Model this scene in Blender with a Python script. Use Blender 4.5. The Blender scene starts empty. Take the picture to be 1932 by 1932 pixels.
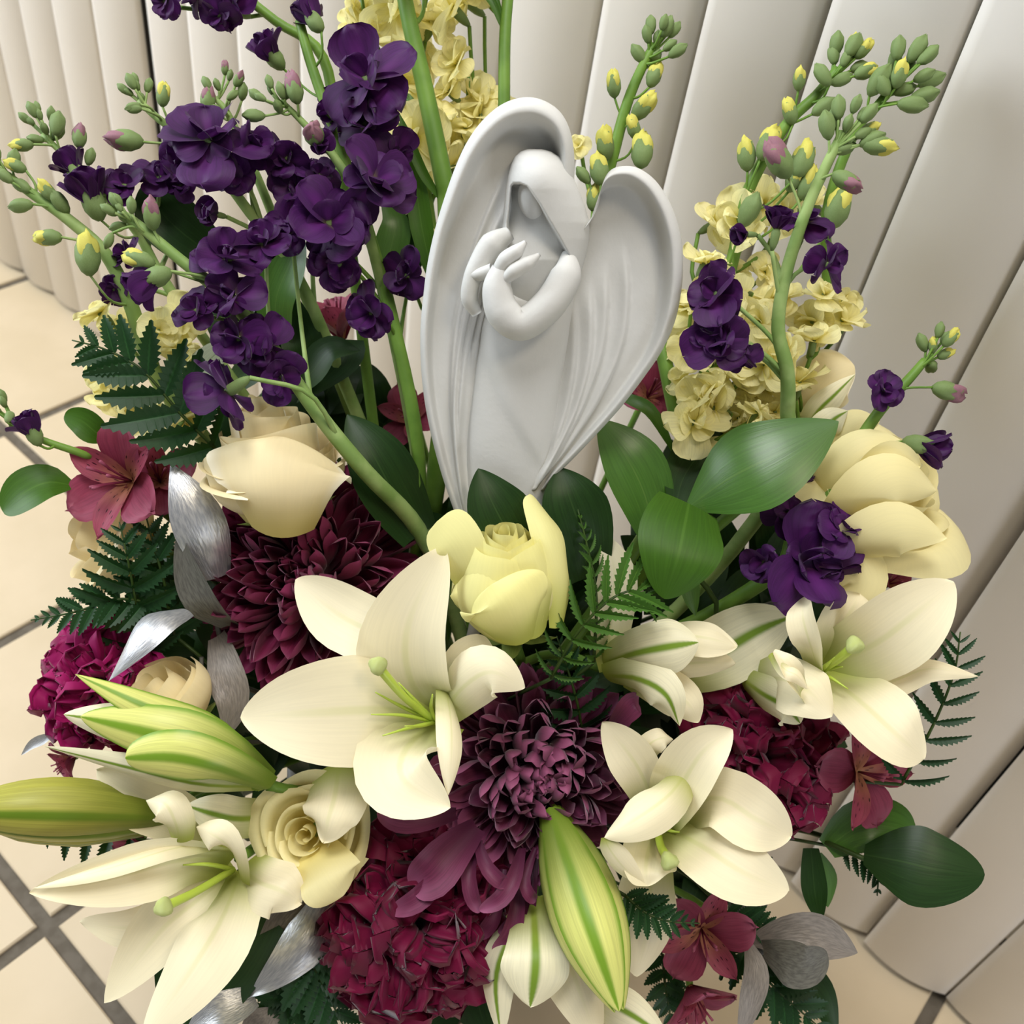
import bpy, math, random
import numpy as np
from mathutils import Vector, Matrix

# ------------------------------------------------------------------ camera, world, lights, exposure
S = bpy.context.scene
COL = S.collection
F = 1932.0                       # focal length in photograph pixels
H = 0.93                         # camera height above the floor (m)
th, ro, ya = (math.radians(a) for a in (43.556, 9.622, -54.93))
_d = np.array([0, math.cos(th), math.sin(th)])
_c, _s = math.cos(ro), math.sin(ro)
_d = np.array([[_c, -_s, 0], [_s, _c, 0], [0, 0, 1]]) @ _d       # straight down, in camera axes (right, down, forward)
_f = np.array([0, 0, 1.0]); _f = _f - _d * (_f @ _d); _f /= np.linalg.norm(_f)
_r = np.cross(_d, _f)
_b = math.cos(ya) * _f + math.sin(ya) * _r                       # along the blinds
_n = np.cross(_d, _b)                                            # towards the blinds
CW = np.array([-_b, _n, -_d])                                    # camera axes -> world axes (X along blinds, Y to blinds, Z up)
CP = np.array([0, 0, H])

def W(px, py, dep):
    """the place in the room seen at photograph pixel (px, py), dep metres in front of the camera"""
    return CP + CW @ (np.array([(px - 966) / F, (py - 966) / F, 1.0]) * dep)
def D(x, y, z=-1.0):
    """a direction given as (right, down, away) turned into room axes"""
    v = CW @ np.array([x, y, z], float); return v / np.linalg.norm(v)

cam = bpy.data.cameras.new('camera'); co = bpy.data.objects.new('camera', cam); COL.objects.link(co)
cam.sensor_width = 36; cam.lens = 36 * F / 1932; cam.clip_start = 0.01
cam.dof.use_dof = True; cam.dof.focus_distance = 0.53; cam.dof.aperture_fstop = 12
m = Matrix.Identity(4)
for i in range(3):
    m[i][0] = CW[i][0]; m[i][1] = -CW[i][1]; m[i][2] = -CW[i][2]; m[i][3] = CP[i]
co.matrix_world = m
S.camera = co
S.view_settings.view_transform = 'Standard'; S.view_settings.look = 'None'
S.view_settings.exposure = 0.0; S.view_settings.gamma = 1.0; S.view_settings.use_curve_mapping = False

wd = bpy.data.worlds.new('room_light'); S.world = wd; wd.use_nodes = True
wd.node_tree.nodes['Background'].inputs[0].default_value = (0.95, 0.97, 1.0, 1)
wd.node_tree.nodes['Background'].inputs[1].default_value = 0.20

def area(name, loc, target, size, power, col):
    l = bpy.data.lights.new(name, 'AREA'); l.size = size; l.energy = power; l.color = col
    o = bpy.data.objects.new(name, l); COL.objects.link(o); o.location = loc
    o.rotation_euler = (Vector(target) - Vector(loc)).to_track_quat('-Z', 'Y').to_euler()
    return o
area('ceiling_lamp', (0.60, 0.15, 2.2), (0.0, 0.35, 0.5), 0.35, 9, (1.0, 0.86, 0.66))
area('low_cool_fill', (1.35, 0.0, 0.40), (0.35, 0.62, 0.15), 0.5, 6.5, (0.88, 0.92, 1.0))  # added cool fill to brighten the lower right slats; no door is known there
area('ceiling_lamp', (-0.40, 0.0, 2.5), (-0.1, 0.5, 0.4), 0.7, 33, (0.98, 0.98, 1.0))
area('daylight_window', (-2.2, -0.7, 1.5), (-0.4, 0.62, 0.6), 1.3, 65, (0.86, 0.93, 1.0))

# ------------------------------------------------------------------ helpers
rnd = random.Random(7)
def lin(*c):
    if len(c) == 1: c = c[0]
    return tuple(((v / 255) / 12.92 if v / 255 <= 0.04045 else ((v / 255 + 0.055) / 1.055) ** 2.4) for v in c) + (1.0,)

def mesh(name, V, Fc, mat, uv=None, smooth=True):
    me = bpy.data.meshes.new(name)
    me.from_pydata([tuple(map(float, v)) for v in V], [], Fc)
    if uv is not None:
        L = me.uv_layers.new(name='UVMap')
        idx = np.empty(len(me.loops), dtype=np.int32); me.loops.foreach_get('vertex_index', idx)
        L.data.foreach_set('uv', np.asarray(uv, dtype=np.float32)[idx].ravel())
    if smooth: me.polygons.foreach_set('use_smooth', [True] * len(me.polygons))
    if mat: me.materials.append(mat)
    return me
def put(name, me, parent=None, basis=None):
    o = bpy.data.objects.new(name, me); COL.objects.link(o)
    if parent is not None: o.parent = parent
    if basis is not None: o.matrix_basis = basis
    return o
def thing(name, label, cat, loc, group=None):
    o = bpy.data.objects.new(name, None); COL.objects.link(o); o.location = tuple(loc); o.empty_display_size = 0.01
    o['label'] = label; o['category'] = cat
    if group: o['group'] = group
    return o
def tag(o, label, cat, group=None):
    o['label'] = label; o['category'] = cat
    if group: o['group'] = group
    return o
def quads(nu, nv, wrap=False):
    f = []
    for i in range(nu - 1):
        for j in range(nv if wrap else nv - 1):
            k = (j + 1) % nv
            f.append((i * nv + j, i * nv + k, (i + 1) * nv + k, (i + 1) * nv + j))
    return f
def spline(P, n):
    P = np.asarray(P, float); ts = np.linspace(0, 1, n) if np.ndim(n) == 0 else n
    if len(P) == 2:
        t = np.asarray(ts)[:, None]; return P[0] * (1 - t) + P[1] * t
    Q = np.vstack([2 * P[0] - P[1], P, 2 * P[-1] - P[-2]])
    out = []
    for t in np.asarray(ts) * (len(P) - 1):
        i = min(int(t), len(P) - 2); u = t - i
        a, b, c, d = Q[i], Q[i + 1], Q[i + 2], Q[i + 3]
        out.append(.5 * ((2 * b) + (c - a) * u + (2 * a - 5 * b + 4 * c - d) * u * u + (3 * b - a - 3 * c + d) * u ** 3))
    return np.array(out)
def unit(v): return v / (np.linalg.norm(v) + 1e-12)
def frame(axis, spin=0.0, loc=(0, 0, 0), sc=1.0):
    """matrix whose +Z is axis"""
    z = unit(np.asarray(axis, float)); h = np.array([0, 0, 1.0]) if abs(z[2]) < .9 else np.array([1.0, 0, 0])
    x = unit(np.cross(h, z)); y = np.cross(z, x)
    c, s = math.cos(spin), math.sin(spin)
    x, y = c * x + s * y, c * y - s * x
    M = Matrix.Identity(4)
    for i in range(3): M[i][0], M[i][1], M[i][2], M[i][3] = x[i] * sc, y[i] * sc, z[i] * sc, loc[i]
    return M
def xyz(x, y, z, loc, sx=1, sy=1, sz=1):
    M = Matrix.Identity(4)
    for i in range(3): M[i][0], M[i][1], M[i][2], M[i][3] = x[i] * sx, y[i] * sy, z[i] * sz, loc[i]
    return M

def tube_mesh(name, P, R, mat, nv=8, nu=None, cap=True):
    """P world points (already relative to the thing), R radius per point"""
    n = nu or max(6, 5 * (len(P) - 1) + 1)
    C = spline(P, n); r = np.interp(np.linspace(0, 1, n), np.linspace(0, 1, len(R)), R)
    V = []; T = np.gradient(C, axis=0); ref = None
    for i in range(n):
        t = unit(T[i])
        if ref is None: ref = unit(np.cross(t, [0.3, 0.5, 0.81]))
        x = unit(ref - t * (ref @ t)); ref = x; y = np.cross(t, x)
        for j in range(nv):
            a = 2 * math.pi * j / nv; V.append(C[i] + (x * math.cos(a) + y * math.sin(a)) * r[i])
    Fc = quads(n, nv, True); uv = [(j / nv, i / (n - 1)) for i in range(n) for j in range(nv)]
    if cap:
        Fc.append(tuple(range(nv))[::-1]); Fc.append(tuple((n - 1) * nv + j for j in range(nv)))
    return mesh(name, V, Fc, mat, uv)

def profile(t, wb, tm, pt):
    t = np.asarray(t, float)
    a = wb + (1 - wb) * np.sin(np.clip(t / tm, 0, 1) * math.pi / 2)
    b = np.cos(np.clip((t - tm) / (1 - tm), 0, 1) * math.pi / 2)
    return np.where(t < tm, a, np.clip(b, 0, 1) ** pt)

def sheet(parent, name, mat, pts, w, prof=(.4, .5, .6), n0=(0, 0, -1), n1=None, cup=0.15, ruf=(0, 0), rib=0.0, nu=18, nv=9, hook=0.0, asym=0.0, seed=0, lip=0.0):
    """A petal or leaf: a curved blade along the spine pts [(px,py,depth)...], half width w (photo pixels), facing n0 at its base and n1 at its tip."""
    org = np.array(parent.location) if parent is not None else np.zeros(3)
    if mat in (M_LILY, M_LILYB): prof = (prof[0], prof[1], max(prof[2], .66)); ruf = ruf if ruf[0] else (.05, 1.3)
    ts = 1 - (1 - np.linspace(0, 1, nu)) ** 1.8
    C = spline([W(*p) for p in pts], ts) - org
    dep = np.interp(ts, np.linspace(0, 1, len(pts)), [p[2] for p in pts])
    T = np.gradient(C, ts, axis=0); n0 = D(*n0); n1 = n0 if n1 is None else D(*n1)
    rg = random.Random(seed * 13 + int(pts[0][0] + pts[-1][1])); ph = rg.random() * 6; ph2 = rg.random() * 6
    V, uv = [], []
    wid = profile(ts, *prof)
    for i in range(nu):
        t = ts[i]; tt = unit(T[i]); nn = unit(n0 * (1 - t) + n1 * t); s = unit(np.cross(tt, nn)); nn = np.cross(s, tt)
        ww = w * dep[i] / F
        hw = ww * max(wid[i], 0.012)
        for j in range(nv):
            v = 2 * j / (nv - 1) - 1
            k = 1 + asym * v
            e = cup * hw * (v * v) + lip * ww * max(0, abs(v) - .7) ** 2 / .09
            e += ruf[0] * ww * (v * v) * math.sin(ruf[1] * t * 6.28 + (ph if v > 0 else ph2)) * min(1, 3 * t)
            e += rib * ww * math.exp(-(v * 5) ** 2) * (1 - t)
            e += hook * ww * t ** 3
            V.append(C[i] + s * (hw * v * k) + nn * e); uv.append(((v + 1) / 2, t))
    return put(name, mesh(name, V, quads(nu, nv), mat, uv), parent)

# ------------------------------------------------------------------ materials
def nodes(name):
    m = bpy.data.materials.new(name); m.use_nodes = True; nt = m.node_tree
    return m, nt, nt.nodes['Principled BSDF'], nt.nodes['Material Output']
def mixc(nt, fac, a, b, blend='MIX'):
    n = nt.nodes.new('ShaderNodeMix'); n.data_type = 'RGBA'; n.blend_type = blend
    for k, v in ((0, fac), (6, a), (7, b)):
        if hasattr(v, 'links'): nt.links.new(v, n.inputs[k])
        else: n.inputs[k].default_value = v
    return n.outputs[2]
def ramp(nt, src, a, b, lo=0.0, hi=1.0):
    n = nt.nodes.new('ShaderNodeMapRange'); nt.links.new(src, n.inputs[0]); n.clamp = True
    n.interpolation_type = 'SMOOTHSTEP'
    n.inputs[1].default_value, n.inputs[2].default_value, n.inputs[3].default_value, n.inputs[4].default_value = a, b, lo, hi
    return n.outputs[0]
def math_(nt, op, a, b=0.0, c=0.0):
    n = nt.nodes.new('ShaderNodeMath'); n.operation = op
    for k, v in enumerate((a, b, c)):
        if hasattr(v, 'links'): nt.links.new(v, n.inputs[k])
        else: n.inputs[k].default_value = v
    return n.outputs[0]
def uvsep(nt):
    u = nt.nodes.new('ShaderNodeUVMap'); s = nt.nodes.new('ShaderNodeSeparateXYZ'); nt.links.new(u.outputs[0], s.inputs[0])
    return u.outputs[0], s.outputs[0], s.outputs[1]
def petal(name, col, base=None, blen=.35, ribc=None, ribw=.06, tip=None, trans=.35, rough=.5, vein=.12, spec=.25, tcol=None, edge=None, sheen=0.0, ribfade=True, streak=None, rvar=0.0, bump=.08):
    m, nt, P, out = nodes(name)
    uv, x, y = uvsep(nt); c = lin(*col)
    mp = nt.nodes.new('ShaderNodeMapping'); nt.links.new(uv, mp.inputs[0]); mp.inputs[3].default_value = (38, 2.2, 1)
    nz = nt.nodes.new('ShaderNodeTexNoise'); nt.links.new(mp.outputs[0], nz.inputs[0]); nz.inputs['Scale'].default_value = 1.0; nz.inputs['Detail'].default_value = 3
    cur = mixc(nt, ramp(nt, nz.outputs[0], .35, .7), tuple(v * (1 - vein) for v in c[:3]) + (1,), tuple(min(1, v * (1 + vein * .6)) for v in c[:3]) + (1,))
    if rvar:
        oi = nt.nodes.new('ShaderNodeObjectInfo'); f = math_(nt, 'MULTIPLY', oi.outputs['Random'], rvar)
        cur = mixc(nt, f, cur, tuple(v * .35 for v in c[:3]) + (1,))
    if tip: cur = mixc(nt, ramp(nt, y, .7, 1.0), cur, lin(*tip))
    if edge:
        e = math_(nt, 'ABSOLUTE', math_(nt, 'SUBTRACT', x, .5)); cur = mixc(nt, ramp(nt, e, .38, .5), cur, lin(*edge))
    if ribc:
        e = math_(nt, 'ABSOLUTE', math_(nt, 'SUBTRACT', x, .5)); f = ramp(nt, e, ribw * .25, ribw, 1, 0)
        if ribfade: f = math_(nt, 'MULTIPLY', f, ramp(nt, y, .45, .95, 1, 0))
        cur = mixc(nt, f, cur, lin(*ribc))
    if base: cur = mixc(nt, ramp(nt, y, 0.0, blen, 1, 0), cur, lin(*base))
    if streak:
        mp2 = nt.nodes.new('ShaderNodeMapping'); nt.links.new(uv, mp2.inputs[0]); mp2.inputs[3].default_value = (9, 5, 1)
        vz = nt.nodes.new('ShaderNodeTexVoronoi'); nt.links.new(mp2.outputs[0], vz.inputs[0]); vz.inputs['Scale'].default_value = 1.0
        mm = math_(nt, 'MULTIPLY', ramp(nt, vz.outputs['Distance'], .16, .24, 1, 0), ramp(nt, y, .8, .9, 1, 0))
        cur = mixc(nt, mm, cur, lin(*streak))
    nt.links.new(cur, P.inputs['Base Color']); P.inputs['Roughness'].default_value = rough; P.inputs['Specular IOR Level'].default_value = spec
    if sheen: P.inputs['Sheen Weight'].default_value = sheen; P.inputs['Sheen Roughness'].default_value = .4
    if bump:
        bp = nt.nodes.new('ShaderNodeBump'); nt.links.new(nz.outputs[0], bp.inputs['Height']); bp.inputs['Strength'].default_value = bump; bp.inputs['Distance'].default_value = .0008
        nt.links.new(bp.outputs[0], P.inputs['Normal'])
    if trans:
        t = nt.nodes.new('ShaderNodeBsdfTranslucent'); mx = nt.nodes.new('ShaderNodeMixShader'); mx.inputs[0].default_value = trans
        if tcol: t.inputs[0].default_value = lin(*tcol)
        else: nt.links.new(cur, t.inputs[0])
        nt.links.new(P.outputs[0], mx.inputs[1]); nt.links.new(t.outputs[0], mx.inputs[2]); nt.links.new(mx.outputs[0], out.inputs[0])
    return m
def plain(name, col, rough=.6, spec=.3, metal=0.0, noise=0.0, nscale=60, col2=None, bump=0.0, bscale=200):
    m, nt, P, out = nodes(name)
    P.inputs['Roughness'].default_value = rough; P.inputs['Specular IOR Level'].default_value = spec; P.inputs['Metallic'].default_value = metal
    tc = nt.nodes.new('ShaderNodeTexCoord')
    if col2:
        nz = nt.nodes.new('ShaderNodeTexNoise'); nt.links.new(tc.outputs['Object'], nz.inputs[0]); nz.inputs['Scale'].default_value = nscale; nz.inputs['Detail'].default_value = 4
        nt.links.new(mixc(nt, ramp(nt, nz.outputs[0], .35, .65), lin(*col), lin(*col2)), P.inputs['Base Color'])
    else: P.inputs['Base Color'].default_value = lin(*col)
    if bump:
        nb = nt.nodes.new('ShaderNodeTexNoise'); nt.links.new(tc.outputs['Object'], nb.inputs[0]); nb.inputs['Scale'].default_value = bscale; nb.inputs['Detail'].default_value = 3
        bp = nt.nodes.new('ShaderNodeBump'); nt.links.new(nb.outputs[0], bp.inputs['Height']); bp.inputs['Strength'].default_value = bump; bp.inputs['Distance'].default_value = .001
        nt.links.new(bp.outputs[0], P.inputs['Normal'])
    return m

M_LILY = petal('lily_petal', (245, 235, 200), base=(156, 164, 72), blen=.45, ribc=(232, 226, 180), ribw=.06, trans=.30, rough=.45, vein=.025, bump=.03)
M_LILYB = petal('lily_petal_outside', (240, 234, 200), base=(150, 160, 66), blen=.55, ribc=(120, 150, 50), ribw=.11, trans=.28, rough=.42, vein=.06, ribfade=False)
M_BUD = petal('lily_bud', (206, 208, 118), base=(104, 128, 40), blen=.6, ribc=(112, 146, 40), ribw=.16, edge=(110, 148, 40), trans=.12, rough=.38, vein=.12, ribfade=False)
M_BUDG = petal('lily_bud_green', (164, 162, 70), base=(96, 112, 34), blen=.6, ribc=(96, 122, 30), ribw=.16, trans=.12, rough=.38, vein=.14, ribfade=False)
M_ROSE = petal('rose_petal', (238, 223, 178), base=(214, 196, 120), blen=.4, trans=.30, rough=.55, vein=.015, bump=.02, edge=(248, 240, 214))
M_ROSEG = petal('rose_petal_greenish', (236, 230, 158), base=(196, 200, 96), blen=.5, trans=.30, rough=.55, vein=.015, bump=.02)
M_ROSEY = petal('rose_petal_cream', (240, 230, 174), base=(230, 214, 132), blen=.5, trans=.30, rough=.55, vein=.015, bump=.02)
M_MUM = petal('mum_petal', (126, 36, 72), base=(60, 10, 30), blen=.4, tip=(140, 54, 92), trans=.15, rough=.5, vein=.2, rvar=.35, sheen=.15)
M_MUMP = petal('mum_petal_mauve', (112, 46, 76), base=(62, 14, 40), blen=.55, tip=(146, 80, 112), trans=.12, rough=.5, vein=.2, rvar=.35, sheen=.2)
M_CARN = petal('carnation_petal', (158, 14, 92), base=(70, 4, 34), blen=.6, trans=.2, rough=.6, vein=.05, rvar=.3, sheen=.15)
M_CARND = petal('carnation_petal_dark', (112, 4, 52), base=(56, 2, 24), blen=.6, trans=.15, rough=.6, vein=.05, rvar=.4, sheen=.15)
M_ALST = petal('alstroemeria_petal', (142, 58, 82), base=(96, 26, 44), blen=.5, tip=(160, 82, 104), trans=.3, rough=.5, vein=.15)
M_ALSTI = petal('alstroemeria_inner_petal', (152, 66, 86), base=(180, 122, 88), blen=.65, trans=.3, rough=.5, vein=.15, streak=(56, 10, 24))
M_PURP = petal('stock_petal_purple', (66, 18, 80), base=(96, 84, 60), blen=.22, ribc=(84, 28, 98), ribw=.2, trans=.22, rough=.55, vein=.2, rvar=.35, sheen=.12)
M_CREAM = petal('stock_petal_cream', (250, 243, 184), base=(228, 218, 112), blen=.5, trans=.45, rough=.55, vein=.08, rvar=.05)
M_LEAF = petal('ruscus_leaf', (66, 104, 38), ribc=(78, 112, 46), ribw=.02, trans=.15, rough=.34, vein=.16, spec=.45, tcol=(90, 130, 30))
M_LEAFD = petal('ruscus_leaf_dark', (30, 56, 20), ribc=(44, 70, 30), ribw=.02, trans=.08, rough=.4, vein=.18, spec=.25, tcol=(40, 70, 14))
M_LEAFL = petal('leaf_light', (60, 96, 24), ribc=(72, 108, 34), ribw=.03, trans=.25, rough=.42, vein=.12)
M_LEAFG = petal('leaf_grey_green', (150, 158, 130), ribc=(120, 130, 100), ribw=.04, trans=.15, rough=.5, vein=.12)
M_FERN = petal('fern_leaflet', (28, 62, 30), ribc=(40, 80, 40), ribw=.08, trans=.12, rough=.5, vein=.15, spec=.3, tcol=(40, 80, 20))
M_FERNL = petal('fern_leaflet_light', (70, 108, 40), ribc=(90, 130, 50), ribw=.08, trans=.25, rough=.5, vein=.15)
def silver(name, a, b, metal, rough):
    m, nt, P, out = nodes(name); uv, x, y = uvsep(nt)
    mp = nt.nodes.new('ShaderNodeMapping'); nt.links.new(uv, mp.inputs[0]); mp.inputs[3].default_value = (10, 5, 1)
    nz = nt.nodes.new('ShaderNodeTexNoise'); nt.links.new(mp.outputs[0], nz.inputs[0]); nz.inputs['Scale'].default_value = 2.2; nz.inputs['Detail'].default_value = 6
    nt.links.new(mixc(nt, ramp(nt, nz.outputs[0], .3, .7), lin(*a), lin(*b)), P.inputs['Base Color'])
    P.inputs['Metallic'].default_value = metal; P.inputs['Roughness'].default_value = rough
    bp = nt.nodes.new('ShaderNodeBump'); nt.links.new(nz.outputs[0], bp.inputs['Height']); bp.inputs['Strength'].default_value = .3; bp.inputs['Distance'].default_value = .001
    nt.links.new(bp.outputs[0], P.inputs['Normal'])
    return m
M_SILV = silver('silver_leaf', (170, 172, 176), (206, 206, 204), .7, .36)
M_SILVD = silver('silver_leaf_dull', (112, 105, 97), (136, 128, 118), .2, .5)
M_SILVK = silver('silver_leaf_back', (74, 72, 64), (98, 96, 86), .1, .55)
M_STEM = plain('stem_green', (104, 138, 52), rough=.5, col2=(84, 118, 40), nscale=40)
M_STEMS = plain('stem_soft_green', (138, 160, 96), rough=.6, col2=(112, 140, 72), nscale=60)
M_STEMD = plain('stem_dark_green', (52, 72, 24), rough=.5, col2=(40, 60, 18), nscale=40)
M_BUDC = plain('stock_bud_sepal', (122, 140, 90), rough=.65, col2=(84, 108, 52), nscale=220)
M_BUDY = plain('stock_bud_yellow', (200, 190, 96), rough=.65, col2=(170, 170, 66), nscale=200)
M_BUDP = plain('stock_bud_mauve', (108, 62, 94), rough=.65, col2=(150, 114, 110), nscale=200)
M_BUDD = plain('stock_bud_purple', (70, 26, 96), rough=.6, col2=(92, 44, 116), nscale=200)
M_SEPAL = petal('green_sepal', (122, 140, 74), trans=.15, rough=.5, vein=.15)
M_PIST = plain('pistil_green', (170, 190, 70), rough=.35, spec=.5)
M_STIG = plain('stigma_green', (186, 196, 120), rough=.3, spec=.5, bump=.5, bscale=500)
M_CORE = plain('flower_core', (50, 20, 30), rough=.8)
M_FOAM = plain('floral_foam', (26, 44, 20), rough=.95, bump=.6, bscale=300)
M_ANGEL = plain('white_bisque', (202, 202, 198), rough=.7, spec=.25, col2=(197, 197, 192), nscale=30, bump=.12, bscale=420)
M_POT = plain('white_pot', (196, 196, 196), rough=.35, spec=.5)

# ------------------------------------------------------------------ setting: floor, wall, blinds
M_TILE = plain('beige_tile', (205, 187, 157), rough=.5, spec=.35, col2=(199, 181, 150), nscale=9, bump=.06, bscale=60)
M_GROUT = plain('grey_grout', (104, 96, 84), rough=.9, col2=(92, 84, 72), nscale=80)
M_SLAT = plain('white_vinyl', (242, 238, 232), rough=.5, spec=.3, col2=(239, 234, 227), nscale=5)
M_DARK = plain('dark_glass', (16, 16, 18), rough=.25, spec=.5)
M_RAIL = plain('white_rail', (220, 218, 212), rough=.4)

def box(name, lo, hi, mat, bev=0.0):
    x0, y0, z0 = lo; x1, y1, z1 = hi; b = bev
    if not b:
        V = [(x0, y0, z0), (x1, y0, z0), (x1, y1, z0), (x0, y1, z0), (x0, y0, z1), (x1, y0, z1), (x1, y1, z1), (x0, y1, z1)]
        Fc = [(3, 2, 1, 0), (4, 5, 6, 7), (0, 1, 5, 4), (1, 2, 6, 5), (2, 3, 7, 6), (3, 0, 4, 7)]
    else:
        V = [(x0, y0, z0), (x1, y0, z0), (x1, y1, z0), (x0, y1, z0), (x0, y0, z1 - b), (x1, y0, z1 - b), (x1, y1, z1 - b), (x0, y1, z1 - b),
             (x0 + b, y0 + b, z1), (x1 - b, y0 + b, z1), (x1 - b, y1 - b, z1), (x0 + b, y1 - b, z1)]
        Fc = [(0, 1, 5, 4), (1, 2, 6, 5), (2, 3, 7, 6), (3, 0, 4, 7), (4, 5, 9, 8), (5, 6, 10, 9), (6, 7, 11, 10), (7, 4, 8, 11), (8, 9, 10, 11)]
    return mesh(name, V, Fc, mat, smooth=False)
floor = put('floor', box('floor', (-2.9, -1.2, -.05), (1.6, 1.0, -.002), M_GROUT)); floor['kind'] = 'structure'
PT, G = .31, .0065
tile_me = box('tile', (-PT / 2 + G, -PT / 2 + G, -.002), (PT / 2 - G, PT / 2 - G, .0015), M_TILE, .0015)
for i in range(-8, 5):
    for j in range(-4, 3):
        x, y = -.485 + PT * (i + .5), .0967 + PT * (j + .5)
        if y < 1.0 and -2.9 < x < 1.6: put('tile', tile_me, floor, Matrix.Translation((x, y, 0)))
wall = put('wall_back', box('wall_back', (-2.9, .80, 0), (1.6, .86, 2.6), M_DARK)); wall['kind'] = 'structure'

BY = .616                                                           # the plane of the blinds
blind = thing('vertical_blind', 'white vertical blind of long overlapping vinyl slats down to the tiled floor', 'blind', (-.3, BY, 0))
def slat_mesh():
    wv, sag, n = .0806, .0085, 12; z0, z1 = .012, 2.25; V = []
    xs = np.linspace(-1, 1, n)
    pts = [(x * wv / 2, -sag * (1 - x * x)) for x in xs] + [(x * wv / 2, -sag * (1 - x * x) + .0011) for x in xs[::-1]]
    nv = len(pts)
    for z in (z0, z1): V += [(p[0], p[1], z) for p in pts]
    Fc = quads(2, nv, True)
    for k in range(n - 1):
        a, b = k, k + 1; c, d = nv - 2 - k, nv - 1 - k
        Fc += [(d, c, b, a), (a + nv, b + nv, c + nv, d + nv)]
    return mesh('slat', V, Fc, M_SLAT)
slat_me = slat_mesh(); PITCH = .0868 * H
for k in range(-7, 23):
    x = -(.3293 * H) - PITCH * (k)            # middle of the slat between two seams
    tilt = math.radians(5.5 + 1.5 * math.sin(k * 2.3)); dx = .001 * math.sin(k * 5.1)
    if k >= 9: x -= .021                       # the dark gap
    put('slat', slat_me, blind, Matrix.Translation((x + dx + .3, .004 * math.sin(k * 1.7), 0)) @ Matrix.Rotation(tilt, 4, 'Z'))
put('head_rail', box('head_rail', (-1.9, -.03, 2.25), (1.2, .03, 2.30), M_RAIL), blind)

# ------------------------------------------------------------------ pot and foam
BASE = W(841, 1395, .712)
bx, by, bz = BASE
def lathe(name, prof_, mat, n=40):
    V = [(r * math.cos(2 * math.pi * j / n), r * math.sin(2 * math.pi * j / n), z) for r, z in prof_ for j in range(n)]
    return mesh(name, V, quads(len(prof_), n, True), mat)
pot = put('flower_pot', lathe('flower_pot', [(0, 0), (.078, 0), (.082, .004), (.104, .27), (.109, .275), (.109, .290), (.102, .290), (.100, .275), (.078, .012), (0, .012)], M_POT))
pot.location = (bx, by, .0015); tag(pot, 'white flower pot on the tiled floor under the arrangement', 'pot')
foam = put('floral_foam', lathe('floral_foam', [(0, .02), (.074, .02), (.096, .26), (.094, .30), (.075, .325), (.04, .34), (0, .343)], M_FOAM))
foam.location = (bx, by, .0015); tag(foam, 'dark green floral foam filling the white pot', 'foam')
def root(px=0, py=0):
    a, r = rnd.random() * 6.28, .055 * math.sqrt(rnd.random())
    return np.array([bx + r * math.cos(a), by + r * math.sin(a), .318])
def stem_part(parent, start, axis, r=.003, mat=None, name='stem', curve=.06):
    """a stem from the back of a flower down into the foam"""
    o = np.array(parent.location); s = np.asarray(start, float); e = root(); a = np.asarray(axis, float)
    mid1 = s - a * curve * .6 + D(0, 0, 1) * curve * .7
    P = [s - o, mid1 - o, (mid1 * .4 + e * .6) + D(0, 0, 1) * .01 - o, e - o]
    return put(name, tube_mesh(name, P, [r, r, r, r], mat or M_STEM, nv=7), parent)
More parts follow.
